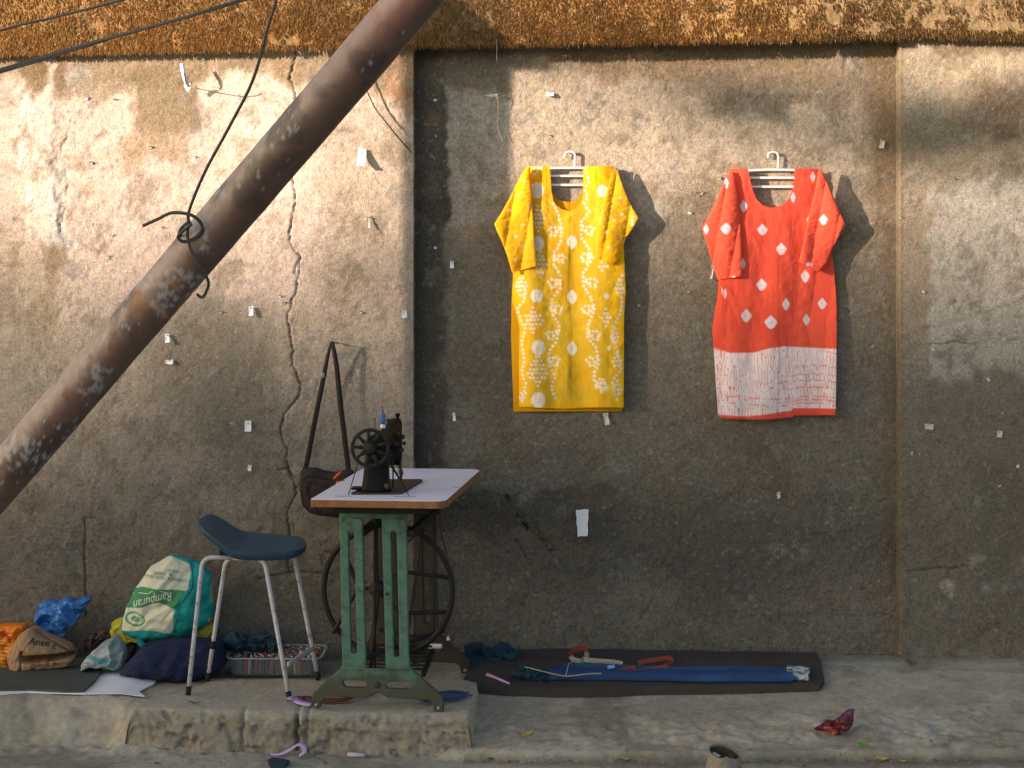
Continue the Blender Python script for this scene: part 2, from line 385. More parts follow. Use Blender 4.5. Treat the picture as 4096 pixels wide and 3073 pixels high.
def wall_look(P, pid):
    """returns depth shift towards the viewer and base colour, with some light and shade painted in, for points of the wall"""
    u, v = TU(P); n1 = fbm(P, 3.2, 1); n2 = fbm(P, 9, 5); n3 = fbm(P, 26, 9); g = fbm(P, 95, 13, 3); gd = fbm(P, 42, 21, 2)
    wu = u + (n2 - .5) * 60 + (n3 - .5) * 26; wv = v + (vn(P, 9, 31) - .5) * 60 + (vn(P, 30, 33) - .5) * 26
    m0 = vn(P, 11, 95); d = (n2 - .5) * .006 + (gd - .5) * .0024
    lo = ss(720, 1250, v); d = d + lo * ((fbm(P, 14, 41, 3) - .5) * .012 + crump(P, .12, 5, 5) * .0016)
    base = np.array([.33, .255, .175]); c = np.repeat(base[None], len(u), 0)
    if pid == 'L':
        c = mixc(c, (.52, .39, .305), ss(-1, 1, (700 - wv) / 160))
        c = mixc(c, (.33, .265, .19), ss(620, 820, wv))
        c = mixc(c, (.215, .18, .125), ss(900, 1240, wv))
        c = mixc(c, (.25, .17, .085), rect(wu, wv, -80, 90, 900, 172, 20) * .85)              # brown band under the coping
        c = mixc(c, (.60, .50, .40), rect(wu, wv, 52, 200, 128, 500, 14) * .8)               # trowelled pale strip
        c = mixc(c, (.47, .44, .40), rect(wu, wv, 98, 340, 146, 520, 8) * .75)
        c = mixc(c, (.20, .125, .045), ell(wu, wv, 80, 160, 34, 52) * .9)
        c = mixc(c, (.22, .125, .05), ell(wu, wv, 128, 140, 34, 42) * .85)
        c = mixc(c, (.52, .42, .34), ell(wu, wv, 104, 170, 12, 60) * .9)
        c = mixc(c, (.42, .41, .38), ell(wu, wv, 165, 160, 22, 40) * .6)
        c = mixc(c, (.215, .15, .07), rect(wu, wv, 282, 140, 440, 282, 12) * .92); c = mixc(c, (.22, .15, .07), rect(wu, wv, 120, 150, 300, 205, 14) * .6)             # mossy brown stain
        c = mixc(c, (.33, .21, .11), rect(wu, wv, 255, 280, 400, 360, 22) * .8)
        c = mixc(c, (.60, .46, .34), rect(wu, wv, 440, 178, 630, 420, 12) * .75)
        c = mixc(c, (.29, .19, .09), rect(wu, wv, 585, 106, 640, 178, 9) * .8)
        c = mixc(c, (.30, .16, .06), ell(wu, wv, 842, 175, 55, 60) * .9)
        c = mixc(c, (.20, .10, .04), ell(wu, wv, 872, 215, 22, 45) * .8)
        c = mixc(c, (.34, .26, .18), rect(wu, wv, 690, 260, 905, 700, 60) * .75)
        c = mixc(c, (.20, .17, .11), rect(wu, wv, 800, 380, 830, 620, 26) * .35)
        c = mixc(c, (.23, .16, .07), ell(wu, wv, 112, 560, 26, 60) * .85); c = mixc(c, (.30, .24, .13), rect(wu, wv, 0, 520, 100, 640, 20) * .5)
        c = mixc(c, (.28, .22, .10), ell(wu, wv, 95, 690, 34, 60) * .8)
        c = mixc(c, (.25, .215, .15), ell(wu, wv, 40, 760, 60, 120) * .5)
        c = mixc(c, (.16, .14, .095), ell(wu, wv, 460, 800, 130, 150, .5) * .75)  # darker olive ellipse, slanting shade edge painted in with the moss
        c = mixc(c, (.15, .13, .085), ell(wu, wv, 520, 900, 90, 130) * .4)
        c = mixc(c, (.34, .28, .21), ell(wu, wv, 675, 1000, 45, 90) * .5)
        k2 = ss(2.0, .5, poly_dist(u + (n3 - .5) * 22, v, [(150, 260), (132, 330), (146, 420), (128, 500), (130, 560)])) * ss(.4, .6, n2); d -= k2 * .004; c = mixc(c, (.15, .11, .07), k2 * .5)
        d += rect(wu, wv, 52, 200, 128, 500, 6) * .004 * (.3 + n2) - .003 * rect(wu, wv, 130, 430, 148, 520, 4)
        cd = poly_dist(u + (n3 - .5) * 16 + (g - .5) * 7, v + (n2 - .5) * 10, CR); wd = .4 + 1.3 * vn(P, 16, 51)
        cr = ss(wd + 1.5, wd * .4, cd); d -= cr * .008; c = mixc(c, (.05, .037, .026), cr * (.45 + .5 * vn(P, 9, 53)))
        cr2 = ss(40, 0, cd) * ss(700, 900, v); d += cr2 * (vn(P, 20, 52) - .4) * .012
        k2 = ss(3.5, 1.2, poly_dist(u + (n3 - .5) * 9, v, [(649, 557), (640, 575), (636, 590), (650, 600)])); d -= k2 * .006
        for PL in ([(600, 1015), (622, 1012), (636, 1030)], [(185, 1330), (184, 1200), (182, 1120), (200, 1118)], [(700, 1190), (740, 1200), (790, 1260)], [(560, 1250), (640, 1235), (720, 1240)]):
            k2 = ss(3.4, 1.0, poly_dist(u + (n3 - .5) * 12, v, PL)); d -= k2 * .006; c = mixc(c, (.08, .06, .045), k2 * .7)
    elif pid == 'M':
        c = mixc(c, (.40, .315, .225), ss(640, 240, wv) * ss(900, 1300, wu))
        c = mixc(c, (.215, .18, .13), ss(400, 640, wv))  # lower panel painted darker to deepen the shade there
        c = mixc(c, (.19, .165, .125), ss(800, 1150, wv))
        c = mixc(c, (.145, .095, .045), rect(wu, wv, 880, 60, 2000, 132, 14) * .8); c = mixc(c, (.22, .14, .065), rect(wu, wv, 1180, 120, 1960, 165, 14) * .55)
        c = mixc(c, (.26, .17, .085), ell(wu, wv, 1420, 150, 150, 34) * .6)
        c = mixc(c, (.12, .09, .06), ell(wu, wv, 1700, 185, 210, 42, .5) * .7); c = mixc(c, (.10, .08, .055), ell(wu, wv, 1640, 225, 110, 30, .5) * .6)
        c = mixc(c, (.19, .12, .055), rect(wu, wv, 1872, 110, 1960, 440, 22) * .85)
        c = mixc(c, (.20, .14, .075), rect(wu, wv, 1900, 300, 1960, 1300, 20) * .6)
        c = mixc(c, (.10, .088, .058), rect(wu, wv, 880, 60, 1200, 115, 16) * .8)
        c = mixc(c, (.045, .042, .036), rect(wu, wv, 880, 90, 962, 480, 9) * .85)  # dark stain deepened with the step's cast shadow, painted in
        c = mixc(c, (.135, .115, .085), rect(wu, wv, 940, 100, 1110, 210, 12) * .8)
        c = mixc(c, (.06, .054, .043), rect(wu, wv, 880, 480, 958, 1030, 12) * .8)  # lower stretch of the painted step shadow
        c = mixc(c, (.33, .30, .25), rect(wu, wv, 962, 215, 1110, 470, 8) * .9)
        c = mixc(c, (.42, .34, .27), rect(wu, wv, 1350, 350, 1478, 402, 5) * .6)
        c = mixc(c, (.38, .36, .31), ell(wu, wv, 1395, 455, 60, 26) * .6)
        c = mixc(c, (.36, .31, .25), rect(wu, wv, 1530, 285, 1690, 345, 9) * .3)
        c = mixc(c, (.40, .315, .235), rect(wu, wv, 1690, 285, 1820, 380, 10) * .5)
        c = mixc(c, (.20, .165, .11), ell(wu, wv, 1480, 520, 50, 150) * .4)
        c = mixc(c, (.075, .068, .058), rect(wu, wv, 900, 1062, 1335, 1165, 8) * .65); c = mixc(c, (.085, .078, .068), ell(wu, wv, 1500, 1180, 430, 100, .6) * .6)
        c = mixc(c, (.14, .12, .09), ell(wu, wv, 1560, 1120, 240, 60) * .35)
        c = mixc(c, (.26, .235, .19), ell(wu, wv, 1380, 1290, 90, 60) * .4)
        c = mixc(c, (.22, .12, .09), ell(wu, wv, 1790, 1290, 90, 30) * .25)
        for (a, b, aa, bb, w) in ((1118, 1112, 1140, 1150, 5), (1158, 1150, 1190, 1182, 8), (1090, 1060, 1108, 1090, 3), (1115, 1170, 1135, 1195, 3)):
            k2 = ss(w + 2, w - 2, poly_dist(wu * .25 + u * .75, wv * .25 + v * .75, [(a, b), (aa, bb)])) * ss(.3, .55, g); d -= k2 * .004; c = mixc(c, (.012, .011, .012), k2)
        for vv, a, b in ((905, 965, 1290), (1128, 860, 1420), (572, 960, 1080), (1330, 1450, 1940), (1150, 1500, 1930)):
            k2 = ss(2.6, .6, np.abs(v - vv - (n2 - .5) * 30 - (g - .5) * 16)) * ss(a - 40, a + 40, u) * ss(b + 40, b - 40, u) * ss(.45, .65, m0); d -= k2 * .0035; c = mixc(c, (.08, .065, .05), k2 * .3)
    elif pid == 'R':
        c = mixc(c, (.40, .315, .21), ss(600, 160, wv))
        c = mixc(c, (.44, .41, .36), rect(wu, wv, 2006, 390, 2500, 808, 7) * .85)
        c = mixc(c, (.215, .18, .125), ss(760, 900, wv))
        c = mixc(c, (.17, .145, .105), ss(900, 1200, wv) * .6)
        c = mixc(c, (.11, .075, .045), ell(wu, wv, 2160, 235, 110, 70, .5) * .9)  # darker brown ellipses near the panel top
        c = mixc(c, (.09, .06, .04), ell(wu, wv, 2190, 250, 70, 45) * .6)
        c = mixc(c, (.13, .12, .09), ell(wu, wv, 2020, 270, 75, 60, .5) * .7)
        c = mixc(c, (.18, .115, .055), rect(wu, wv, 1940, 60, 2600, 108, 10) * .85)
        c = mixc(c, (.20, .17, .12), rect(wu, wv, 2000, 805, 2300, 900, 14) * .4)
        c = mixc(c, (.36, .32, .26), ell(wu, wv, 2110, 1210, 20, 12) * .9)
        c = mixc(c, (.36, .32, .26), ell(wu, wv, 2055, 1265, 18, 14) * .9)
        c = mixc(c, (.12, .10, .07), ell(wu, wv, 2160, 1120, 60, 120) * .4)
        c = mixc(c, (.21, .16, .09), ss(1956, 1943, u) * .8)  # step return painted darker to hold down the sky glow
        d += ss(1300, 1420, v) * (vn(P, 12, 61) - .5) * .02
        for vv, a, b in ((742, 2010, 2110), (1230, 1960, 2100)):
            k2 = ss(3.2, .8, np.abs(v - vv - (n2 - .5) * 34)) * ss(a - 20, a + 20, u) * ss(b + 40, b - 40, u); d -= k2 * .005; c = mixc(c, (.08, .065, .05), k2 * .6)
    else:
        c = np.repeat(np.array([[.36, .21, .08]]), len(u), 0)
        c = mixc(c, (.24, .15, .065), ss(.45, .7, n3) * .6); c = mixc(c, (.12, .085, .04), ss(.56, .7, fbm(P, 90, 97, 2)) * .7)
        c = mixc(c, (.42, .30, .17), ss(.52, .70, n2) * ss(60, 0, v) * .6); c = mixc(c, (.30, .24, .17), ss(1850, 2050, u) * .5)
        c = mixc(c, (.16, .13, .06), ell(wu, wv, 150, 70, 60, 40) * .6)
        c = mixc(c, (.25, .175, .09), ss(1600, 1800, u) * .7)
        c = mixc(c, (.17, .15, .115), ss(2010, 1960, wu) * ss(800, 1000, wu) * ss(1150, 1050, wu) * .7)
        d = d * 1.0 + (gd - .5) * .010 + (n3 - .5) * .006
    m1 = fbm(P, 6.5, 81, 6, .62); m2 = fbm(P, 14, 85, 6, .65)
    if pid != 'C':
        c = mixc(c, (.17, .125, .065), ss(.48, .64, m1) * ss(.38, .58, m2) * .60)
        c = mixc(c, (.13, .125, .10), ss(.52, .38, m1) * ss(.44, .60, m2) * .58)
        c = mixc(c, (.46, .40, .33), ss(.54, .72, m2) * ss(.54, .38, m1) * .30)
        c = mixc(c, c[0] * 0 + np.array([.55, .52, .47]), ss(.72, .84, fbm(P, 70, 89, 2)) * .22)
    # sooty darker foot of the wall and grime specks
    c = mixc(c, (.26, .23, .19), ss(1370, 1430, v) * ss(.4, .6, n2) * .6)
    c = mixc(c, (.07, .06, .045), ss(.66, .78, g) * .35)
    if pid == 'M': c = c * np.array([.86, .86, .84]) * (1 + .36 * ss(560, 330, v))[:, None]  # upper, sunlit part of each panel painted brighter
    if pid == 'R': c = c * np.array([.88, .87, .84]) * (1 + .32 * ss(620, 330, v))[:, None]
    if pid == 'L': c = c * (1 + .34 * ss(640, 380, v))[:, None] * (1 - .10 * ss(800, 1100, v))[:, None]  # lower, shaded part painted darker as well
    if pid != 'C':
        lm = c.mean(1)[:, None] * np.array([[1.07, 1.0, .92]]); k_ = (.26 + .24 * ss(420, 900, v))[:, None]; c = c * (1 - k_) + lm * k_  # greyer towards the bottom, shade tone painted in
        pit = ss(.60, .74, fbm(P, 120, 91, 2)); d -= ss(.58, .74, fbm(P, 55, 96, 2)) * .0016; c = mixc(c, (.06, .052, .042), pit * .45 * (.5 + .5 * lo))
        d += (fbm(P, 34, 93, 2) - .5) * .0042 * (.3 + lo)
    c = c * (.78 + .44 * g)[:, None] * (.85 + .3 * n1)[:, None]
    return d, c

def wall_sheet(name, cols, rows, pid, normal, label=None):
    """cols: list of (x,y,nx,ny); rows: z values (or function of column)"""
    cols = np.array(cols); nu = len(cols); nv = len(rows)
    X = np.tile(cols[:, 0], (nv, 1)); Y = np.tile(cols[:, 1], (nv, 1)); Z = np.tile(np.array(rows)[:, None], (1, nu))
    NX = np.tile(cols[:, 2], (nv, 1)).ravel(); NY = np.tile(cols[:, 3], (nv, 1)).ravel()
    P = np.stack([X.ravel(), Y.ravel(), Z.ravel()], 1)
    d, c = wall_look(P, pid)
    P[:, 0] += NX * d; P[:, 1] += NY * d
    return P, c, nu, nv

ST = .0052
XL = (893 - U0) * YL / F; XR = (1943 - U0) * YL / F
rows = np.arange(-.06, 2.50, ST)
# left panel with its return
cols = [(x, YL, 0, -1) for x in np.arange(-3.2, -1.95, .02)] + [(x, YL, 0, -1) for x in np.arange(-1.95, XL - .004, ST)]
cols += [(XL - .0012, YL, 0, -1), (XL - .0003, YL + .0004, .3, -.9), (XL, YL + .0015, .7, -.7)] + [(XL + .0005, y, 1, 0) for y in np.arange(YL + .01, YM + .02, .006)]
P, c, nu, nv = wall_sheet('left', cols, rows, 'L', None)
o = MESH('wall_panel', P, gridF(nu, nv), M['wall'], wall, cols=c); o['label'] = 'left wall panel of paler plaster with a long crack'
cols = [(x, YM, 0, -1) for x in np.arange(XL - .02, XR + .03, ST)]
P, c, nu, nv = wall_sheet('mid', cols, rows, 'M', None)
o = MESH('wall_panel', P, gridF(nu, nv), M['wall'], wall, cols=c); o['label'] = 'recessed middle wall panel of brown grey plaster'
cols = [(XR - .0005, y, -1, 0) for y in np.arange(YM + .02, YL + .01, -.006)] + [(XR, YL + .004, -.7, -.7)]
cols += [(x, YL, 0, -1) for x in np.arange(XR + .004, 2.2, ST)] + [(x, YL, 0, -1) for x in np.arange(2.2, 4.2, .02)]
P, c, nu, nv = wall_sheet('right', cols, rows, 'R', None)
o = MESH('wall_panel', P, gridF(nu, nv), M['wall'], wall, cols=c); o['label'] = 'right wall panel with a dark brown patch near its top'
# coping: underside then face
def coping_z(x):
    u = U0 + x * F / YC
    v = np.where(u < 1943, 112 - 32 * u / 1937, 74 + (u - 1943) * .022)
    return HC - (v - V0) * YC / F
xs = np.concatenate([np.arange(-3.2, -2.0, .02), np.arange(-2.0, 2.2, ST), np.arange(2.2, 4.2, .02)])
prof = [(YM + .02, 0.0)] + [(y, 0.0) for y in np.arange(YM, YC + .008, -.012)] + [(YC + .002, .004)] + [(YC, .01 + k * ST) for k in range(90)] + [(YC + .03, .52), (YC + .2, .54)]
PP = []
zb = coping_z(xs)
for (y, h) in prof:
    PP.append(np.stack([xs, np.full(len(xs), y), zb + h], 1))
P = np.concatenate(PP); d, c = wall_look(P, 'C')
w = np.repeat([0 if p[1] < .004 else 1 for p in prof], len(xs)); P[:, 1] -= d * w
P[:, 2] += (1 - w) * (vn(P, 30, 71) - .5) * .004 * (P[:, 1] < YL)
c[np.repeat([p[1] < .004 for p in prof], len(xs))] *= .5  # underside halved, shade under the coping put into the colour
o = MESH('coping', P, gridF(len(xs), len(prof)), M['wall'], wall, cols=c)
# moss blades
rs = np.random.RandomState(3); NB = 90000
bx = rs.uniform(-2.3, 2.5, NB); hh = rs.beta(.8, 1.5, NB) * .26; 
pn = np.stack([bx, hh * 0, hh], 1); keep = vn(pn, 14, 5) * .45 + vn(pn, 40, 6) * .3 + rs.rand(NB) * .3 > (.42 + .22 * ss(.5, 2.0, bx) * (hh > .03)); bx = bx[keep]; hh = hh[keep]; NB = len(bx)
bz = coping_z(bx) + hh - .002; L_ = rs.uniform(.005, .015, NB) * np.where(hh < .02, 1.5, 1.0)
wd = rs.uniform(.0006, .0015, NB); out_ = rs.uniform(.001, .004, NB); sx = rs.normal(0, .0022, NB)
A = np.stack([bx - wd, np.full(NB, YC + .002), bz], 1); B = np.stack([bx + wd, np.full(NB, YC + .002), bz], 1)
D = np.stack([bx + sx, YC - out_ - .004, bz - L_ * rs.uniform(.2, 1, NB)], 1); E = np.stack([bx + sx * 1.7, YC - out_ * .8 - .004, bz - L_ * 1.3], 1)
P = np.stack([A, B, D, E], 1).reshape(-1, 3)
fc = np.arange(NB)[:, None] * 4; fc = np.concatenate([fc + [0, 1, 2], fc + [1, 3, 2]])
bc = np.array([[.74, .46, .17], [.60, .34, .12], [.80, .58, .30], [.30, .20, .08]])[rs.randint(0, 4, NB)] * rs.uniform(.7, 1.2, (NB, 1))
bc = np.where((bx > 1.2)[:, None], bc * .7, bc)
o = MESH('moss', P, fc, M['moss'], wall, cols=np.repeat(bc, 4, 0), smooth=False); o['kind'] = 'stuff'
# ------------------------------------------------------------------ GROUND
def ground_patch(name, x0, x1, y0, y1, st):
    xs = np.arange(x0, x1, st); ys = np.arange(y0, y1, st); X, Y = np.meshgrid(xs, ys)
    P = np.stack([X.ravel(), Y.ravel(), H(X.ravel(), Y.ravel())], 1)
    Q = P * [1, 1, 0]
    n = fbm(Q, 4, 101); g = fbm(Q, 30, 103); g2 = fbm(Q, 70, 105, 3)
    sl = ss(6.75, 6.55, P[:, 1]) * ss(6.3, 6.45, P[:, 1])
    P[:, 2] += (n - .5) * .012 + (g - .5) * .003 + (g2 - .5) * .003 + sl * (fbm(Q, 22, 107) - .5) * .03
    P[:, 2] -= .06 * (P[:, 1] > 7.36)
    c = np.repeat(np.array([[.375, .340, .265]]), len(P), 0)
    c = mixc(c, (.265, .245, .19), ss(.42, .6, n) * .7); c = mixc(c, (.44, .41, .34), ss(.52, .66, fbm(Q, 5, 109, 5, .6)) * .6); c = mixc(c, (.17, .155, .12), ss(.56, .66, fbm(Q, 3.5, 119, 6, .62)) * .5); c = mixc(c, (.22, .195, .16), ss(.56, .70, fbm(Q, 24, 111, 5, .65)) * .6)
    u, v = TU(P)
    c = mixc(c, (.10, .085, .065), ss(20, 2, np.abs(v - 1643 - (n - .5) * 14)) * (u > 1000) * .55)
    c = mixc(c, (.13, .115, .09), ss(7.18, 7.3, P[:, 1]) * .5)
    c *= (.75 + .5 * g2)[:, None]
    return P, c, gridF(len(xs), len(ys))
P, c, f = ground_patch('pavement', -2.6, 2.6, 5.2, 7.37, .0095)
o = MESH('pavement', P, f, M['ground'], None, cols=c, origin=(0, 6.3, 0)); tag(o, 'dusty grey concrete pavement sloping down to the road', kind='structure')
o = MB().box((-300, -300, -.4), (300, 7.25, -.158)).build('ground', M['road'], None, smooth=False, origin=(0, 0, -.158)); tag(o, 'dusty road surface', kind='structure')

# raised slab
sx = np.arange(-1.395, -.125, .007)
def sgn(u): return (u - U0) / F * 6.42
pts = [(6.99, -.06), (6.97, -.014), (6.94, .0)] + [(y, .0) for y in np.arange(6.92, 6.455, -.012)] + [(6.44, -.001), (6.428, -.004), (6.419, -.010), (6.413, -.018)] + [(6.411 - k * .0006, -.024 - k * .006) for k in range(20)] + [(6.395, -.15), (6.39, -.165)]
P = []
for (y, z) in pts:
    fr = ss(6.95, 6.42, np.array([y]))[0]
    P.append(np.stack([sx, np.full(len(sx), y), np.full(len(sx), z)], 1))
P = np.concatenate(P); Q = P.copy()
xl = -1.15 - .20 * ss(6.95, 6.42, P[:, 1]) ; xr = -.110 - .02 * ss(6.9, 6.42, P[:, 1])
t = (P[:, 0] - sx[0]) / (sx[-1] - sx[0]); P[:, 0] = xl + t * (xr - xl)
endd = np.minimum((P[:, 0] - xl) / .035, (xr - P[:, 0]) / .02); 
P[:, 2] = np.where(endd < 1, P[:, 2] - .16 * (1 - np.clip(endd, 0, 1)) ** 1.6, P[:, 2])
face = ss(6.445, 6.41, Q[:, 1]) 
e = fbm(Q, 26, 201) - .5; e2 = crump(Q, .07, 9, 6); e3 = fbm(Q, 80, 203, 3) - .5
P[:, 1] += ss(6.7, 6.45, Q[:, 1]) * (.055 * (1 - t) ** 1.3 - .035 * t)
P[:, 1] += face * (e * .016 + e2 * .006 + e3 * .014 + ss(.60, .68, fbm(Q * [1, 1, 1.6], 16, 221, 4, .6)) * .014 + ss(.5, .6, vn(Q, 6, 223)) * .008 * ss(-.07, -.09, Q[:, 2])) + face * .010 * ss(-.05, -.07, Q[:, 2]) * (vn(Q, 9, 205) > .5)
P[:, 2] += (1 - face) * ((fbm(Q, 5, 207) - .5) * .008 + e3 * .004) + face * (1 - ss(-.0, -.05, Q[:, 2])) * (e * .018 - .004)
P[:, 2] -= ss(.02, .0, 6.44 - P[:, 1]) * 0
for xc, dp in ((sgn(640) + .0, .05), (sgn(662), .018), (sgn(522), .02)):
    k2 = np.exp(-((Q[:, 0] * 0 + P[:, 0] - xc - (vn(Q * [0, 0, 1], 60, 210) - .5) * .012) / .0055) ** 2); P[:, 1] += face * k2 * dp; P[:, 2] -= (1 - face) * k2 * .008 * ss(6.6, 6.44, P[:, 1])
c = np.repeat(np.array([[.39, .35, .275]]), len(P), 0)
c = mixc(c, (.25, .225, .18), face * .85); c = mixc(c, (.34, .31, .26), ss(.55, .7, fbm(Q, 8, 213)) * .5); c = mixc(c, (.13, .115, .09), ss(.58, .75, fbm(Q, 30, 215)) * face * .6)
c *= (.8 + .4 * fbm(Q, 60, 217, 3))[:, None]
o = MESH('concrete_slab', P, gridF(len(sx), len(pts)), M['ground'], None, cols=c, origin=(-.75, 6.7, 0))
tag(o, 'raised broken edged concrete slab with cracked front face under the sewing table', 'slab')

# ------------------------------------------------------------------ things beyond the frame that cast the shade seen on the wall
bld = thing('shade_building', (-92, -48, -.1), 'unseen flat roofed building added to shade the lower wall', 'building')
ROOF = 1.40 + .3918 * (7.3 + 45)  # added block; roof height sets where the shade edge falls
b = MB().box((-130, -57, -.1), (-92.6, -45, ROOF - .24)).box((-92.6, -57.0, -.1), (-60, -45.003, ROOF + .18)); b.build('wall', mat('shade_building_paint', (.42, .36, .28), rough=.9, var=.1, vscale=.6), bld, smooth=False)  # body of the added unseen shade building
for k in range(9): MB().box((-128 + k * 7.6, -44.9, ROOF - .3), (-124.5 + k * 7.6, -45.3, ROOF + .12 + (k % 3) * .05 + (.18 if k > 4 else -.3))).build('shade_parapet', M['road'], bld, smooth=False)
wm = mat('dark_window', (.03, .04, .05), rough=.2)
for i in range(12):
    for j in range(6):
        q = MB().box((-127 + i * 5.6, -44.99, 1.5 + j * 3.2), (-125.2 + i * 5.6, -44.9, 3.1 + j * 3.2)).build('shade_building_window', wm, bld, smooth=False)
blocker = thing('shadow_blocker', (-2.6, 6.0, -.1), 'unseen added plank post with a slanting top board left of the view', 'blocker')
def shp(u, v, t):
    p = T(u, v, YM); return (p[0] - 1.732 * t, p[1] - t, p[2] + .3918 * t * 1.0)
tt = 1.28
pa = [shp(960, 1420, tt), shp(960, -85, tt), shp(1086, 20, tt), shp(1200, 112, tt), shp(1190, 150, tt), shp(1105, 150, tt), shp(1105, 1420, tt)]  # added board: outline of the wanted shadow carried back towards the sun
pa = [(x, y, max(z, -.11)) for x, y, z in pa]; n = len(pa)
b = MB().add(pa + [(x, y + .03, z) for x, y, z in pa], [tuple(range(n))[::-1], tuple(range(n, 2 * n))] + [(i, (i + 1) % n, n + (i + 1) % n, n + i) for i in range(n)])
b.build('shadow_plank', M['dark_wood'], blocker, smooth=False)
tree = thing('street_tree', (-23.2, -7.7, -.1), 'tall street tree behind the camera with one long leafy bough', 'tree')
b = MB().tube(catmull([(-23.2, -7.7, -.2), (-23.1, -7.7, 4), (-23.2, -7.7, 8), (-23.0, -7.7, 11)]), [.22 - .004 * i for i in range(25)], 10); b.build('trunk', M['dark_wood'], tree)
b = MB().tube(catmull([(-23.2, -7.7, 7.4), (-24, -7.7, 7.95), (-24.8, -7.7, 8.05), (-25.2, -7.7, 8.08)]), .025, 6); b.build('branch', M['dark_wood'], tree)
b = MB(); rs = np.random.RandomState(11)
for (cx, cz, rx, rz, n) in ((-24.85, 8.04, .33, .085, 480), (-24.45, 7.96, .2, .05, 120), (-24.02, 7.97, .24, .12, 420), (-23.3, 9.6, 1.1, 1.0, 1400), (-25.9, 7.4, .6, .12, 90), (-26.5, 8.45, .8, .2, 160)):
    for k in range(n):
        a = rs.rand() * 6.28; r = math.sqrt(rs.rand()); p = Vector((cx + rx * r * math.cos(a), -7.7 + rs.uniform(-.4, .4), cz + rz * r * math.sin(a)))
        d1 = Vector(rs.randn(3)).normalized() * .035; d2 = d1.orthogonal().normalized() * .02
        b.add([p - d1, p + d2, p + d1, p - d2], [(0, 1, 2, 3)])
b.build('crown', M['crown'], tree, smooth=False)['kind'] = 'stuff'
# ------------------------------------------------------------------ tools for soft things
def resamp(P, n, closed=False):
    P = [tuple(p) for p in P]
    if closed: P = P + [P[0]]
    P = np.array(P, float); s = np.concatenate([[0], np.cumsum(np.linalg.norm(np.diff(P, axis=0), axis=1))])
    t = np.linspace(0, s[-1], n, endpoint=not closed)
    return np.stack([np.interp(t, s, P[:, k]) for k in range(P.shape[1])], 1)

def puff(name, outline, y, Df, Db, mt, parent=None, cr=.01, lam=.08, seed=1, paint=None, n=150, rings=34, sharp=.6, ground=True, lean=0.0, smooth=True, wob=.004, fn=None, ymax=None):
    """a stuffed thing whose silhouette from the street is OUTLINE; Df / Db its depth to the front and back"""
    O = resamp(outline, n, True); cu, cv = O[:, 0].mean(), O[:, 1].mean()
    cx, _, cz = T(cu, cv, y); ox = (O[:, 0] - U0) * y / F; oz = HC - (O[:, 1] - V0) * y / F
    V = []; S = []
    for side, D in ((-1, Df), (1, Db)):
        for k in range(rings + (1 if side == -1 else 0)):
            if side == -1: ph = k / rings * math.pi / 2      # centre -> rim
            else: ph = (rings - 1 - k) / rings * math.pi / 2
            r = math.sin(ph); dep = D * math.cos(ph) ** sharp
            x = cx + r * (ox - cx); z = cz + r * (oz - cz)
            V.append(np.stack([x, np.full(n, y) + side * dep, z], 1)); S.append(np.full(n, side * math.cos(ph)))
    V = np.concatenate(V); S = np.concatenate(S); P0 = V.copy()
    c = crump(V, lam, seed); c2 = crump(V, lam * .35, seed + 50); a = np.abs(S) ** .5
    V[:, 1] -= (c * cr + c2 * cr * .3) * (.25 + a) * np.sign(-S + 1e-9)
    V[:, 0] += (crump(V, lam, seed + 7)) * wob; V[:, 2] += (crump(V, lam, seed + 9)) * wob
    if lean: V[:, 1] += (V[:, 2] - V[:, 2].min()) * lean
    if fn: V = fn(V, S)
    if ymax is not None: V[:, 1] = np.minimum(V[:, 1], ymax)
    if ground: V[:, 2] = np.maximum(V[:, 2], H(V[:, 0], V[:, 1]) + .003)
    f = gridF(n, 2 * rings + 1, True)
    cols = paint(*TU(P0), V) if paint else None
    f = f[:, ::-1]
    return MESH(name, V, f, mt, parent, cols=cols, smooth=smooth)

def bvh_of(o):
    mw = Matrix.Translation(o.location)
    p = o.parent
    while p: mw = Matrix.Translation(p.location) @ mw; p = p.parent
    return BVHTree.FromPolygons([mw @ v.co for v in o.data.vertices], [tuple(q.vertices) for q in o.data.polygons])

def text_mesh(s, size, bold=0.0, shear=0.0, res=3):
    cu = bpy.data.curves.new('t', 'FONT'); cu.body = s; cu.size = size; cu.offset = bold; cu.shear = shear; cu.resolution_u = res
    cu.align_x = 'LEFT'
    ob = bpy.data.objects.new('t', cu); C.objects.link(ob); bpy.context.view_layer.update()
    me = bpy.data.meshes.new_from_object(ob); bpy.data.objects.remove(ob)
    bm = bmesh.new(); bm.from_mesh(me); bpy.data.meshes.remove(me)
    bmesh.ops.subdivide_edges(bm, edges=[e for e in bm.edges if e.calc_length() > size * .3], cuts=1)
    V = np.array([v.co[:] for v in bm.verts]); Fc = [[v.index for v in f.verts] for f in bm.faces]; bm.free()
    return V, Fc

def decal(name, V2, Fc, fn, bvh, mt, parent, lift=.0018):
    """print laid on a surface: fn maps flat (x,y) to photo (u,v); each point is dropped on the surface along the depth"""
    out = []; last = 7.0; cam0 = Vector((0, 0, HC))
    for x, yv, *_ in V2:
        u, v = fn(x, yv); d = Vector(T(u, v, 1.0)) - cam0; d.normalize()
        h = bvh.ray_cast(cam0, d)
        p = h[0] if h[0] is not None else cam0 + d * last
        last = (p - cam0).length; out.append(p - d * lift)
    return MESH(name, [p[:] for p in out], Fc, mt, parent, smooth=False)

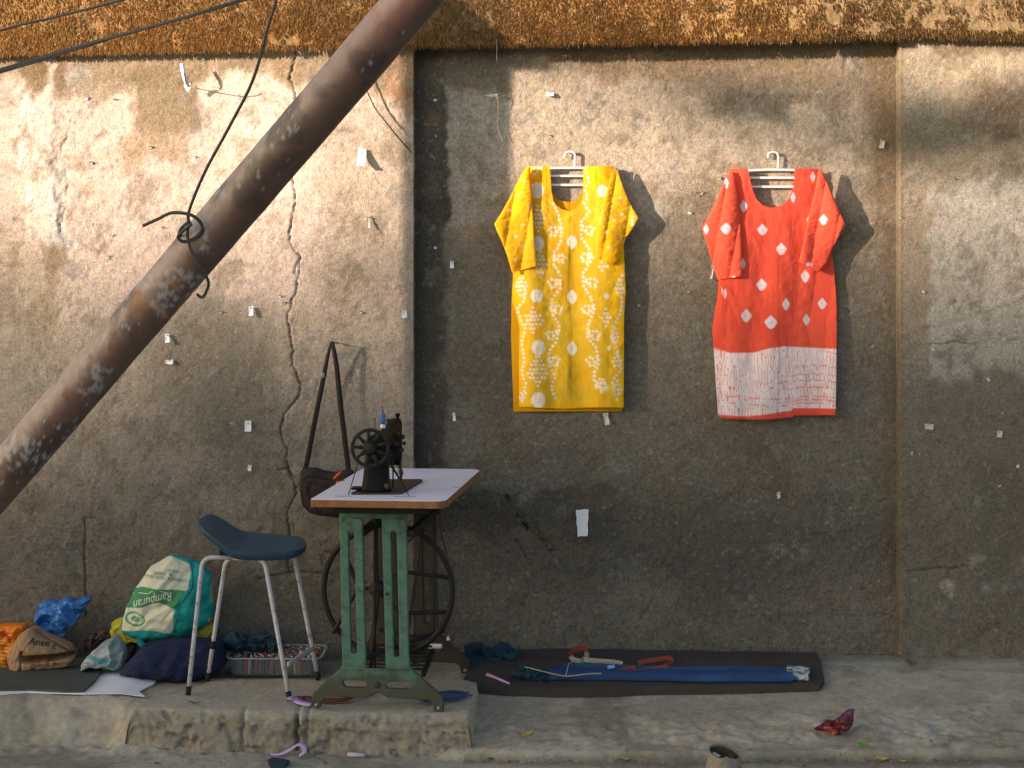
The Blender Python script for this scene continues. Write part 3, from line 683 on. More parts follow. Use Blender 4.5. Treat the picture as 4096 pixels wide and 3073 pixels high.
def plate(name, outer, holes, depth, mt, parent, bev=.002, y=0.0, fcol=None):
    """flat casting: outline in local x,z, thickness along y"""
    cu = bpy.data.curves.new('p', 'CURVE'); cu.dimensions = '2D'; cu.fill_mode = 'BOTH'; cu.extrude = depth / 2 - bev; cu.bevel_depth = bev; cu.bevel_resolution = 1; cu.offset = -bev
    for L in [outer] + holes:
        s = cu.splines.new('POLY'); s.points.add(len(L) - 1); s.use_cyclic_u = True
        for p, q in zip(s.points, L): p.co = (q[0], q[1], 0, 1)
    ob = bpy.data.objects.new('p', cu); C.objects.link(ob); bpy.context.view_layer.update()
    me = bpy.data.meshes.new_from_object(ob); bpy.data.objects.remove(ob)
    V = np.array([v.co[:] for v in me.vertices]); Fc = [tuple(p.vertices) for p in me.polygons]; bpy.data.meshes.remove(me)
    V = np.stack([V[:, 0], y + -V[:, 2], V[:, 1]], 1)
    return MESH(name, V, Fc, mt, parent, smooth=False, local=True, cols=fcol(V) if fcol else None)

def rnd(P, r=.01, n=4):
    """round the corners of a closed polygon"""
    R = []; m = len(P)
    for i in range(m):
        a, b, c = Vector(P[i - 1]), Vector(P[i]), Vector(P[(i + 1) % m])
        d1 = (a - b); d2 = (c - b); rr = min(r, d1.length * .45, d2.length * .45); p1 = b + d1.normalized() * rr; p2 = b + d2.normalized() * rr
        for k in range(n + 1):
            t = k / n; R.append(tuple((p1 * (1 - t) ** 2 + b * 2 * t * (1 - t) + p2 * t * t)))
    return R

# ------------------------------------------------------------------ POLE AND WIRES
def pole_pt(u, v, y): return Vector(T(u, v, y))
pA = pole_pt(892, 0, 4.876); pB = pole_pt(-1, 1040, 5.42); dr = (pB - pA).normalized()
p0 = pA - dr * 2.6; t_end = (-.10 - pA.z) / dr.z; p1 = pA + dr * (t_end + .12)
nl = 620; na = 72; Ls = np.linspace(0, (p1 - p0).length, nl); RP = .0662
a1 = Vector((0, 1, 0)); a1 = (a1 - dr * a1.dot(dr)).normalized(); a2 = dr.cross(a1)
th = np.linspace(0, 2 * np.pi, na, endpoint=False)
Pp = []; dirs = []
for s in Ls:
    c0 = p0 + dr * s
    ring = np.array(c0)[None] + RP * (np.cos(th)[:, None] * np.array(a1)[None] + np.sin(th)[:, None] * np.array(a2)[None]); Pp.append(ring)
Pp = np.concatenate(Pp); pu, pv = TU(Pp)
axis_uv = lambda u: None
nrm = Pp - np.repeat(np.array([list(p0 + dr * s) for s in Ls]), na, 0); nrm /= np.linalg.norm(nrm, axis=1)[:, None]
seam = np.array([-.70, -.2, .69]); side = nrm @ (seam / np.linalg.norm(seam))      # upper left side, painted lighter for skylight; seam is that direction
s_along = np.repeat(Ls, na)
n1 = fbm(Pp, 9, 301); n2 = fbm(Pp, 28, 303); n3 = fbm(Pp, 70, 305); n4 = fbm(Pp, 60, 309, 5, .7); stre = fbm(np.stack([s_along * .18, th[np.tile(np.arange(na), nl)] * .9, s_along * 0], 1), 8, 307)
c = np.repeat(np.array([[.150, .085, .067]]), len(Pp), 0)
c = mixc(c, (.40, .305, .255), ss(-.2, .9, side + (n2 - .5) * .25) * .95)  # lighter tone painted on the skylit side
c = mixc(c, (.15, .085, .06), ss(.52, .62, n4 * .5 + n2 * .5) * .35)
c = mixc(c, (.17, .075, .065), ss(230, 20, pv) * ss(.9, .1, np.abs(side - .3)) * .8)
c = mixc(c, (.17, .085, .05), ss(.56, .72, n2) * ss(450, 800, pv) * .6)
c = mixc(c, (.045, .032, .028), ss(.55, .7, n1) * .6)
fl = ss(.645, .67, n1 * .35 + n3 * .4 + n4 * .25 + .03 * ss(500, 800, pv))
for (cu, cv, ru, rv) in ((428, 495, 22, 46), (385, 620, 60, 40), (352, 655, 28, 34), (195, 820, 40, 34), (40, 980, 30, 40), (262, 670, 24, 30), (330, 610, 24, 20), (225, 745, 10, 22), (560, 290, 14, 24), (470, 420, 20, 14)):
    fl = np.maximum(fl, ell(pu + (n2 - .5) * 60, pv + (n3 - .5) * 50, cu, cv, ru, rv, .15) * ss(.47, .56, n3 * .5 + n4 * .5))
c = mixc(c, (.40, .40, .40), fl * .7)
cf = ss(.56, .62, n2) * ss(560, 620, pv) * ss(700, 650, pv); c = mixc(c, (.30, .14, .06), cf * .7)
Pp += nrm * ((n1 - .5) * .0025 + fl * .0007)[:, None]
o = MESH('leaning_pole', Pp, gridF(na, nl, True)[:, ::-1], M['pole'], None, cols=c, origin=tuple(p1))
tag(o, 'thick rusty brown steel pole leaning diagonally across the left half', 'pole')

def wire(name, pts, r, label, cat, y=None, mt=None, group=None, n=8):
    P = [T(*p) if len(p) == 3 else T(p[0], p[1], y) for p in pts]
    o = MB().tube(catmull(P, n), r, 8).build(name, mt or M['wire'], None)
    return tag(o, label, cat, group)
yf = 4.97
def yfront(u, v, off=0.0):
    # distance of the near side of the pole at (u,v)
    t = np.clip(((u - 892) * (-893) + v * 1040) / (893 ** 2 + 1040 ** 2), -1, 2); return 1 / (1 / 4.876 + (1 / 5.42 - 1 / 4.876) * t) - RP * 1.03 - .006 - off
TW = [(640, -330), (612, -110), (596, 0), (581, 51), (547, 171), (496, 273), (444, 369), (410, 451), (407, 481), (405, 507), (407, 521), (415, 547), (432, 576), (447, 600), (450, 618), (438, 642), (425, 636)]
pts = [(u, v, yfront(u, v, .01) if v < 590 else yfront(u, v) + .05 * (v - 590) / 50) for u, v in TW]
P = [T(*p) for p in pts]
tie = thing('tie_wire', T(407, 510, 5.05), 'stiff grey wire hanging down and knotted round the leaning pole', 'wire')
MB().tube(catmull(P), .0042, 8).build('hanging_wire', M['wire'], tie)
LP = [(309, 488, .03), (342, 473, .028), (371, 460, .024), (407, 463, .024), (427, 474, .015), (437, 490, .004), (432, 505, .002), (414, 518, .004), (395, 522, .014), (385, 513, .02), (391, 503, .024), (414, 484, .022)]
MB().tube(catmull([T(u, v, yfront(u, v, o_)) for u, v, o_ in LP]), .0046, 8).build('loop', M['wire'], tie)
MB().tube(catmull([T(u, v, yfront(u, v, o_)) for u, v, o_ in [(412, 479, .0), (404, 482, .004), (393, 492, .006), (387, 503, -.01), (392, 512, -.04)]]), .0042, 8).build('twist', M['wire'], tie)

YW = 5.3
for i, (dv, rr, pp) in enumerate(((0, .0036, None), (4, .0029, None))):
    wire('overhead_cable', [(-1700, 660 + dv), (-900, 400 + dv), (-400, 262 + dv), (-150, 192 + dv), (0, 150 + dv), (172, 99 + dv * .7), (295, 66 + dv * .5), (403, 36 + dv * .6), (518, 0 + dv), (760, -78 + dv), (1100, -200)], rr,
         ('upper thick cable of the dark bundle crossing the top left corner', 'middle cable of the dark bundle crossing the top left corner')[i], 'cable', YW - i * .02, group='cables crossing the top left corner')
wire('overhead_cable', [(-1700, 675), (-900, 415), (-400, 275), (0, 158), (100, 128), (172, 106), (240, 84), (300, 66), (420, 32), (520, 2), (760, -72), (1100, -196)], .0022, 'thin cable that droops just below the dark bundle at top left', 'cable', YW + .03, group='cables crossing the top left corner')
wire('overhead_cable', [(-1700, 600), (-900, 330), (-400, 180), (0, 66), (107, 40), (188, 20), (263, 0), (500, -62), (1100, -220)], .0038, 'single cable at the very top left above the bundle', 'cable', YW, group='cables crossing the top left corner')
wire('wire_shadow_run', [(724, -60), (738, 0), (748, 28), (760, 62), (776, 150), (806, 226), (832, 262), (860, 297), (889, 330)], .0028, 'thin dark wire behind the leaning pole, its lower run standing for its shadow', 'wire', 7.27)  # lower run is the wire's cast shadow built as solid wire

# ------------------------------------------------------------------ KURTAS
def fold_y(P, kind, seed):
    u, v = TU(P); k = np.zeros(len(P))
    w = u + 10 * np.sin(v / 130 + seed) + 14 * (vn(P, 3, seed) - .5)
    am = .35 + .65 * ss(380, 620, v)
    w2 = w + 22 * (vn(P * [1, 1, .45], 7, seed + 9) - .5)
    k += np.sin(w2 / 11. + seed) * .0035 * am * vn(P * [1, 1, .5], 9, seed + 4) * 2 + np.sin(w2 / 24. + seed) * .009 * am + np.sin(w / 51. + seed * 2.1) * .014 * am
    k += (fbm(P * [1.4, 1, .6], 12, seed + 3, 5, .55) - .5) * .013 + crump(P * [1, 1, 1.2], .05, seed + 5, 6) * .0010
    return k

def ruled(A, B, nr, nc, y):
    A = resamp(A, nr); B = resamp(B, nr); t = np.linspace(0, 1, nc)
    u = A[:, None, 0] * (1 - t) + B[:, None, 0] * t; v = A[:, None, 1] * (1 - t) + B[:, None, 1] * t
    return u, v

def sleeve_mesh(name, outer, inner, y, th, paintf, mt, parent, seed, nr=150, nc=56, bulge=0.0):
    """closed flattened tube between the outer and the inner edge"""
    A = resamp(outer, nr); B = resamp(inner, nr); ang = np.linspace(0, 2 * np.pi, nc * 2, endpoint=False)
    t = (1 - np.cos(ang)) / 2; dep = np.sign(np.sin(ang)) * np.abs(np.sin(ang)) ** .45
    u = A[:, None, 0] * (1 - t) + B[:, None, 0] * t; v = A[:, None, 1] * (1 - t) + B[:, None, 1] * t
    x = (u - U0) * y / F; z = HC - (v - V0) * y / F
    s = np.linspace(0, 1, nr)[:, None]; tk = th * (.35 + .65 * np.sin(np.pi * np.clip(s * 1.0, 0, 1) ** .8)) + .004 * s
    P = np.stack([x.ravel(), (y - dep * tk).ravel(), z.ravel()], 1)
    fd = (np.abs(np.sin((u.ravel() * .9 + v.ravel() * .16) / 12. + seed)) ** .7 * .009 + np.sin((u.ravel() - v.ravel() * .22) / 19. + seed) * .009 + (fbm(P, 20, seed) - .5) * .014 + (fbm(P * [1, 1, 2], 60, seed + 2, 3) - .5) * .005)
    front = (np.tile(dep, (nr, 1)).ravel() > 0)
    P[:, 1] -= fd * np.where(front, 1, .4) * np.tile(np.abs(dep) ** .5, (nr, 1)).ravel()
    P[:, 1] = np.minimum(P[:, 1], YM - .012)
    Q = np.stack([x.ravel(), np.full(x.size, y), z.ravel()], 1)
    return MESH(name, P, gridF(nc * 2, nr, True), mt, parent, cols=paintf(*TU(Q), front, Q))

def panel_mesh(name, LB, RB, NL, NR, y, paintf, mt, parent, seed, nr, nc, amp=1.0, yfun=None, hem=None, split_at=None):
    """cloth front or back: side edges LB / RB, neck edges NL / NR that meet at the bottom of the neck"""
    zc = lambda L, v: np.interp(v, [p[1] for p in L], [p[0] for p in L])
    v0, v1 = LB[0][1], LB[-1][1]; vn_ = NL[-1][1]; k1 = max(6, int(nr * (vn_ - v0) / (v1 - v0)))
    vs = np.concatenate([v0 + (vn_ - v0) * np.sin(np.linspace(0, 1, k1, endpoint=False) * np.pi / 2), np.linspace(vn_, v1, nr - k1)])
    h = nc // 2; U = np.zeros((nr, nc)); t = np.linspace(0, 1, h)
    for r, v in enumerate(vs):
        a, b = zc(LB, v), zc(RB, v)
        if v < vn_: l, q = zc(NL, v), zc(NR, v)
        else:
            w = min(1, (v - vn_) / (v1 - vn_) * 3); m0 = NL[-1][0]; m1 = (a + b) / 2; l = q = m0 * (1 - w) + m1 * w
        U[r, :h] = a + (l - a) * t; U[r, h:] = q + (b - q) * t
    Vv = np.repeat(vs[:, None], nc, 1)
    s = np.clip((Vv - v0) / (v1 - v0), 0, 1)
    if hem: Vv = Vv + hem(U) * s ** 3
    x = (U - U0) * y / F; z = HC - (Vv - V0) * y / F
    Q = np.stack([x.ravel(), np.full(x.size, y), z.ravel()], 1); P = Q.copy()
    # edges curve back towards the wall so that front and back sheet read as one garment
    tt_ = (U - U[:, :1]) / (U[:, -1:] - U[:, :1]); edge = 1 - (1 - np.minimum(tt_, 1 - tt_) * 2) ** 6
    P[:, 1] -= (edge.ravel() * .012 + fold_y(Q, 0, seed) + .010) * amp
    P[:, 1] = np.minimum(P[:, 1], YB - .001) if y < 7.345 else np.clip(P[:, 1], 7.344, YM - .006)
    f = gridF(nc, nr); keep = ~(((f[:, 0] % nc) == h - 1) & ((f[:, 0] // nc) < k1)); f = f[keep]
    return MESH(name, P, f, mt, parent, cols=paintf(*TU(Q), Q))

def Yk(x, z): return (1026 + x * .374, 297 + z * .374)
def YL_(L): return [Yk(*p) for p in L]
RSD = np.random.RandomState(4)
ydots = []   # (z-coords x, y, r, kind)  0 small ring dot, 1 diamond, 2 dotted big disc
def chain(L, step=24):
    P = resamp(L, max(2, int(sum(math.dist(a, b) for a, b in zip(L[:-1], L[1:])) / step)))
    for p in P: ydots.append((p[0] + RSD.uniform(-2, 2), p[1] + RSD.uniform(-2, 2), 8.0, 0))
def knot(x, y, s=1):
    for k in range(9):
        a = k / 9 * 6.28 + .3; q_ = 1 - .35 * (k % 3 == 0); ydots.append((x + s * (34 * q_ * math.cos(a) + 4) + RSD.uniform(-4, 4), y + 25 * q_ * math.sin(a) + 6 * math.cos(a) + RSD.uniform(-4, 4), 7.6, 0))
    ydots.append((x - 6 * s, y + 4, 8.0, 0))
def lattice(x, y, nx, ny, dx=21, dy=24):
    for i in range(nx):
        for j in range(ny):
            a = x + (i - (nx - 1) / 2) * dx + (j % 2) * dx / 2; b = y + (j - (ny - 1) / 2) * dy
            if abs(a - x) / (nx * dx / 2 + 6) + abs(b - y) / (ny * dy / 2 + 6) < 1.02: ydots.append((a + RSD.uniform(-2.5, 2.5), b + RSD.uniform(-2.5, 2.5), 7.6, 0))
chain([(450, 385), (478, 440), (500, 520), (497, 600), (460, 660), (455, 735), (490, 790), (492, 870), (440, 940), (445, 1020), (488, 1085), (475, 1165), (428, 1240), (432, 1320), (462, 1380), (440, 1440), (462, 1505)])
chain([(635, 385), (660, 430), (612, 490), (612, 575), (655, 640), (665, 715), (622, 790), (628, 860), (668, 925), (690, 985), (645, 1100), (650, 1150), (700, 1220), (714, 1300), (684, 1360), (686, 1400)])
for (x, y, s) in ((462, 540, -1), (482, 698, 1), (462, 842, -1), (466, 992, 1), (446, 1140, -1), (452, 1290, 1), (648, 535, 1), (646, 695, -1), (668, 838, 1), (652, 992, -1), (684, 1138, 1), (682, 1290, -1), (725, 1432, 1)): knot(x, y, s)
chain([(255, 840), (290, 880), (285, 940), (245, 990), (262, 1050), (290, 1110), (268, 1180), (285, 1280), (270, 1360), (292, 1420), (272, 1515)])
for (x, y, nx, ny) in ((365, 470, 3, 7), (378, 745, 3, 8), (268, 860, 4, 5), (335, 1055, 5, 7), (362, 1350, 6, 8), (270, 1490, 2, 4), (730, 745, 3, 3), (755, 1040, 3, 5), (728, 1430, 4, 4)): lattice(x, y, nx, ny)
chain([(850, 800), (835, 870), (850, 930), (838, 1010), (800, 1080), (790, 1160), (820, 1230), (830, 1290), (845, 1340), (790, 1400), (800, 1470), (815, 1510)])
chain([(340, 180), (385, 170), (345, 215)], 18); chain([(640, 180), (655, 260), (632, 300), (650, 350), (625, 375)], 22)
for (x, y) in ((830, 860), (805, 1140), (815, 1280), (820, 1440)): lattice(x, y, 3, 4)
for d in ((355, 308, 40, 2), (735, 312, 30, 2), (362, 613, 36, 2), (356, 915, 34, 2), (366, 1213, 38, 2), (365, 1515, 40, 2), (560, 605, 30, 1), (560, 922, 30, 1), (562, 1220, 30, 1), (757, 915, 14, 1), (770, 1215, 12, 1)): ydots.append(d)

def paint_dots(c, u, v, dots, white, basec):
    for (x, y, r, k) in dots:
        a, b = x, y
        rr = r * .374; cu, cv = Yk(a, b)
        m = (np.abs(u - cu) < rr * 1.7) & (np.abs(v - cv) < rr * 1.7)
        if not m.any(): continue
        du, dv = u[m] - cu, v[m] - cv
        if k == 0:
            d = np.hypot(du, dv); w = ss(rr + .9, rr - .3, d); w = w * (.92 - .62 * ss(rr * .6, rr * .15, d))
        elif k == 1:
            d = (np.abs(du) ** 1.5 / (rr * .95) ** 1.5 + np.abs(dv) ** 1.5 / (rr * 1.3) ** 1.5); w = ss(1.15, .95, d); w = w * (1 - .8 * ss(.07, .03, d))
        else:
            d = np.hypot(du, dv * .9) / rr + .05 * np.sin(np.arctan2(dv, du) * 13); w = ss(1.08, .98, d); w = w * (1 - .45 * ss(.55, .4, d) * (vn(np.stack([u[m], v[m], v[m] * 0], 1), .6, 3) > .5))
        cc = c[m]; c[m] = cc * (1 - w[:, None]) + np.array(white)[None] * w[:, None]
    return c
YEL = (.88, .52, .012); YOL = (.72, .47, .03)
def ypaint(u, v, Q, back=False):
    c = np.repeat(np.array([YEL]), len(u), 0)
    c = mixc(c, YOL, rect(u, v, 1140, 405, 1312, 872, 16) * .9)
    c = mixc(c, (.82, .38, .008), ss(.5, .7, fbm(Q, 12, 9)) * .5)
    c = mixc(c, (.55, .34, .01), ss(7, 2, np.abs(u - 1231)) * rect(u, v, 1200, 470, 1260, 845, 10) * .6)  # darker line painted in as shading of the centre fold
    if back: return mixc(c, (.68, .33, .005), np.ones(len(u)))
    return paint_dots(c, u, v, ydots, (.86, .80, .66), YEL)
def ysleeve(dots):
    def f(u, v, front, Q):
        c = np.repeat(np.array([(.88, .45, .008)]), len(u), 0); c = mixc(c, YOL, ss(.5, .7, fbm(Q, 7, 19)) * .5)
        c2 = paint_dots(c.copy(), u, v, [(x, y, 8, 0) for x, y in dots], (.85, .7, .5), YEL); return np.where(front[:, None], c2, c)
    return f
YB = 7.338
def hanger(prefix, cx, vt, x0, x1, hk, label):
    """white plastic hanger; u,v positions of the wall plane"""
    y = YB - .012
    y = YB + .008
    t = thing('clothes_hanger', T(cx, vt, y), label, 'hanger', 'white plastic hangers on the wall')
    for (v, sag, a, b) in ((vt, 3, x0, x1), (vt + 17.5, 0, x0 + 2, x1 - 2), (vt + 37, 0, x0 + 6, x1 - 4)):
        P = [T(a + (b - a) * k / 8, v + sag * (abs(k - 4) / 4) ** 2, y) for k in range(9)]
        q = MB().tube(P, .0040, 8, flat=(1.25, .9)).build('bar', M['white_plastic'], t)
    for a, b in ((x0, x0 + 2), (x1, x1 - 2)):
        MB().tube([T(a, vt + 2, y), T(b, vt + 18, y), T(b + (4 if a == x0 else -3), vt + 37, y)], .0035, 8).build('side_bar', M['white_plastic'], t)
    MB().tube(catmull([T(hk[0] + p[0], hk[1] + p[1], y + p[2]) for p in ((0, 0, 0), (0, -15, 0), (0, -28, 0), (-3, -33, .0), (-9, -35, .0), (-17, -34, .0), (-21, -30, .0), (-22, -22, 0))], 5), .0040, 8, flat=(1, 1.1)).build('hook', M['white_plastic'], t)
    MB().tube([T(hk[0] - 10, hk[1] - 31.5, y - .008), T(hk[0] - 10, hk[1] - 31.5, YM + .01)], .0022, 6).build('nail', M['brown_iron'], t)
    return t
hanger('y', 1226, 363, 1140, 1335, (1242, 363), 'white hanger holding the yellow kurta')
kt = thing('kurta', T(1226, 880, YM), 'bright yellow kurta with white tie-dye dots hanging on the wall', 'kurta', 'tie-dye kurtas on the wall')
LB = YL_([(300, 168), (302, 300), (310, 430), (250, 560), (228, 700), (220, 800), (216, 950), (240, 1020), (258, 1100), (254, 1300), (255, 1560)])
RBf = YL_([(805, 172), (810, 300), (835, 450), (850, 560), (858, 640), (862, 760), (868, 900), (860, 1010), (858, 1080), (858, 1300), (856, 1554)])
NLf = YL_([(432, 172), (437, 250), (442, 320), (452, 365), (470, 395), (500, 415), (545, 426)])
NRf = YL_([(624, 168), (625, 250), (624, 310), (620, 350), (605, 385), (585, 410), (545, 426)])
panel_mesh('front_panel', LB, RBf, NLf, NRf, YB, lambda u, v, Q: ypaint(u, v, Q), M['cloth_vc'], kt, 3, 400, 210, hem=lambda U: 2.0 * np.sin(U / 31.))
LBb = YL_([(306, 172), (302, 300), (310, 430), (250, 560), (228, 700), (218, 800), (211, 950), (208, 1150), (213, 1300), (219, 1450), (222, 1582)])
RBb = YL_([(800, 174), (810, 300), (835, 450), (846, 560), (852, 640), (856, 760), (860, 900), (855, 1080), (852, 1300), (850, 1566)])
NLb = YL_([(434, 176), (438, 260), (446, 320), (470, 355), (500, 368), (545, 374)])
NRb = YL_([(622, 174), (624, 260), (620, 310), (605, 345), (580, 366), (545, 374)])
panel_mesh('back_panel', LBb, RBb, NLb, NRb, YM - .012, lambda u, v, Q: ypaint(u, v, Q, True), M['cloth_vc'], kt, 8, 160, 90, amp=.35)
sleeve_mesh('sleeve', YL_([(296, 176), (270, 210), (230, 290), (190, 370), (150, 440), (112, 500), (128, 545), (150, 590), (170, 640), (185, 680), (200, 730), (215, 782)]),
            YL_([(318, 174), (324, 250), (330, 330), (333, 420), (340, 510), (345, 600), (350, 670), (356, 742)]), YB - .028, .008,
            ysleeve([(283, 252), (248, 335), (198, 420), (275, 505), (235, 572), (277, 633), (232, 712), (318, 405)]), M['cloth_vc'], kt, 21)
sleeve_mesh('sleeve', YL_([(806, 176), (830, 215), (850, 270), (870, 320), (892, 372), (912, 412), (946, 466), (925, 505), (900, 545), (870, 580), (855, 640), (836, 710), (800, 737)]),
            YL_([(796, 176), (785, 230), (770, 280), (748, 350), (730, 420), (716, 490), (706, 560), (700, 630), (695, 692)]), YB - .029, .009,
            ysleeve([(780, 215), (840, 350), (850, 445), (803, 478), (755, 550), (770, 635), (833, 585), (910, 460), (908, 482), (905, 502), (720, 470)]), M['cloth_vc'], kt, 27)

def Ok(x, z): return (1458 + x * .3902, 297 + z * .3902)
def OL_(L): return [Ok(*p) for p in L]
ospots = [(377, 383, 20, 33), (480, 513, 27, 30), (584, 620, 27, 33), (476, 817, 28, 32), (720, 770, 23, 35), (610, 925, 20, 33), (815, 922, 24, 30), (390, 988, 28, 36), (526, 1024, 33, 36), (727, 1010, 18, 32),
          (760, 220, 14, 30), (650, 335, 13, 28), (737, 458, 10, 20), (243, 850, 17, 36), (273, 865, 9, 28), (372, 700, 12, 30)]
ORG = (.84, .105, .06)
def opaint_spots(c, u, v, Q, sp):
    for (x, y, a, b) in sp:
        cu, cv = Ok(x, y); a *= .40; b *= .40; du, dv = (u - cu) / a, (v - cv) / b
        m = (np.abs(du) < 1.5) & (np.abs(dv) < 1.5)
        if not m.any(): continue
        du, dv = du[m], dv[m]; an = np.arctan2(dv, du); d = (np.abs(du) ** 1.3 + np.abs(dv) ** 1.3) ** .77 + .04 * np.sin(an * 5)
        w = ss(1.08, .94, d) * (1 - .75 * ss(.18, .07, d)) * (1 - .18 * (np.sin(an * 14) > .55) * ss(.1, .5, d))
        cc = c[m]; c[m] = cc * (1 - w[:, None]) + np.array((.80, .74, .78))[None] * w[:, None]
    return c
def opaint(u, v, Q, back=False):
    c = np.repeat(np.array([ORG]), len(u), 0); c = mixc(c, (.74, .08, .045), rect(u, v, 1640, 480, 1730, 760, 30) * .5); c = mixc(c, (.86, .125, .07), ss(.5, .7, fbm(Q, 9, 29)) * .5)
    z = (v - 297) / .3902; x = (u - 1458) / .3902
    top = np.interp(x, [215, 300, 430, 520, 600, 885], [1165, 1190, 1190, 1165, 1155, 1170]); bot = np.interp(x, [215, 400, 640, 655, 885], [1532, 1542, 1512, 1498, 1500])
    band = ss(-3, 6, z - top) * ss(4, -4, z - bot)
    q = np.stack([u, v * .16, u * 0], 1); wv = (vn(q, .16, 41) - .5) * 9
    wv = (vn(np.stack([u * .5, v, u * 0], 1), .09, 41) - .5) * 9; st = np.abs(((u + wv) / 6.2) % 1 - .5) * 2; h = vn(np.stack([u * 1.2, v * .55, u * 0], 1), .18, 43)
    red = ss(.66, .98, st) * ss(.30, .50, h) * .85; red = np.maximum(red, ss(.74, .80, vn(np.stack([u * 2.0, v * .6, u * 0], 1), .25, 53)) * .8)
    rowl = 0
    for zz, ww, x0 in ((1195, 5, 820), (1272, 4, 640), (1318, 4, 600), (1352, 4, 480), (1390, 5, 600), (1440, 5, 240), (1458, 6, 560), (1476, 4, 300)):
        rowl = np.maximum(rowl, ss(ww + 4, ww - 3, np.abs(z - zz - 9 * np.sin(x / 70.) - (vn(q, .08, 47) - .5) * 14)) * ss(x0 - 60, x0 + 60, x) * ss(.25, .45, vn(np.stack([u, v, u * 0], 1), .12, 49)))
    wht = band * (1 - np.clip(np.maximum(red, rowl * .55), 0, 1))
    c2 = mixc(c, (.88, .82, .84), np.clip(wht, 0, 1))
    if not back: c2 = opaint_spots(c2, u, v, Q, ospots)
    return c2
def osleeve(sp):
    def f(u, v, front, Q):
        c = np.repeat(np.array([(.88, .118, .062)]), len(u), 0); c2 = opaint_spots(c.copy(), u, v, Q, sp); return np.where(front[:, None], c2, c)
    return f
hanger('o', 1665, 367, 1598, 1752, (1681, 364), 'white hanger holding the orange kurta')
kt = thing('kurta', T(1665, 905, YM), 'orange red kurta with white spots and a white dyed hem band', 'kurta', 'tie-dye kurtas on the wall')
LB = OL_([(300, 174), (305, 300), (320, 450), (290, 600), (262, 720), (250, 800), (256, 900), (250, 960), (254, 1100), (256, 1250), (250, 1400), (242, 1548)])
RB = OL_([(806, 168), (815, 300), (838, 450), (858, 560), (870, 640), (880, 730), (892, 900), (893, 1050), (890, 1200), (888, 1350), (885, 1518)])
NLo = OL_([(400, 174), (415, 250), (430, 300), (448, 345), (480, 375), (510, 388), (542, 393)])
NRo = OL_([(660, 166), (657, 240), (650, 290), (636, 335), (612, 370), (580, 388), (542, 393)])
panel_mesh('front_panel', LB, RB, NLo, NRo, YB, lambda u, v, Q: opaint(u, v, Q), M['cloth_vc'], kt, 13, 400, 210, hem=lambda U: np.where(U > 1712, -5, 4.0 * np.sin((U - 1550) / 50.)))
LBb = OL_([(304, 190), (305, 300), (320, 450), (290, 600), (258, 720), (240, 800), (236, 880), (222, 950), (205, 1070), (215, 1180), (225, 1350), (238, 1540)])
RBb = OL_([(802, 172), (815, 300), (838, 450), (856, 560), (866, 640), (876, 730), (886, 900), (888, 1050), (884, 1200), (882, 1350), (880, 1512)])
NLb = OL_([(402, 186), (417, 250), (432, 300), (450, 342), (482, 371), (512, 382), (542, 387)])
NRb = OL_([(658, 170), (655, 240), (648, 290), (634, 330), (610, 364), (578, 382), (542, 387)])
panel_mesh('back_panel', LBb, RBb, NLb, NRb, YM - .012, lambda u, v, Q: opaint(u, v, Q, True), M['cloth_vc'], kt, 18, 160, 90, amp=.35)
sleeve_mesh('sleeve', OL_([(300, 190), (280, 230), (255, 290), (225, 360), (200, 410), (180, 450), (150, 502), (160, 540), (172, 575), (190, 640), (205, 690), (220, 740), (236, 788)]),
            OL_([(322, 190), (335, 250), (345, 300), (352, 370), (358, 430), (364, 510), (368, 600), (371, 690), (372, 768)]), YB - .028, .008,
            osleeve([(280, 507, 28, 31), (172, 510, 14, 28), (283, 255, 11, 30), (322, 772, 10, 6), (372, 700, 9, 30)]), M['cloth_vc'], kt, 31)
sleeve_mesh('sleeve', OL_([(806, 172), (825, 210), (840, 250), (860, 300), (880, 345), (910, 410), (941, 482), (920, 520), (900, 560), (878, 600), (860, 640), (840, 690), (796, 747)]),
            OL_([(794, 174), (785, 240), (775, 300), (760, 360), (745, 420), (730, 490), (718, 550), (700, 620), (684, 692)]), YB - .029, .009,
            osleeve([(820, 457, 20, 30), (737, 702, 20, 11)]), M['cloth_vc'], kt, 37)

# ------------------------------------------------------------------ SHOULDER BAG ON ITS NAIL
bag = thing('shoulder_bag', T(700, 1110, 7.24), 'dark brown canvas shoulder bag hung by a long strap from a nail', 'bag')
def ribbon(P, w, th=.002, up=None):
    """flat strap along P; w: width, widened in the plane facing the street"""
    b = MB(); P = [Vector(p) for p in P]; V = []; n = len(P)
    for i in range(n):
        d = (P[min(i + 1, n - 1)] - P[max(i - 1, 0)]).normalized(); N_ = up[i] if isinstance(up, list) else (up or Vector((0, -1, 0)))
        N_ = Vector(N_); s = d.cross(N_); s.normalize(); q = s.cross(d).normalized(); ww = w[i] if hasattr(w, '__len__') else w
        V += [P[i] + s * ww / 2 + q * th / 2, P[i] - s * ww / 2 + q * th / 2, P[i] - s * ww / 2 - q * th / 2, P[i] + s * ww / 2 - q * th / 2]
    Fc = [(i * 4 + k, i * 4 + (k + 1) % 4, i * 4 + 4 + (k + 1) % 4, i * 4 + 4 + k) for i in range(n - 1) for k in range(4)] + [(0, 3, 2, 1), (n * 4 - 4, n * 4 - 3, n * 4 - 2, n * 4 - 1)]
    return b.add(V, Fc)
def wl(P, n=6): return catmull([T(*p) for p in P], n)
ribbon(wl([(716, 739, 7.235), (709, 765, 7.24), (700, 810, 7.25), (692, 850, 7.255), (678, 920, 7.26), (665, 990, 7.255), (655, 1030, 7.24), (652, 1060, 7.22)]), [.009 + .010 * min(1, i / 14) for i in range(43)]).build('strap', M['strap'], bag)
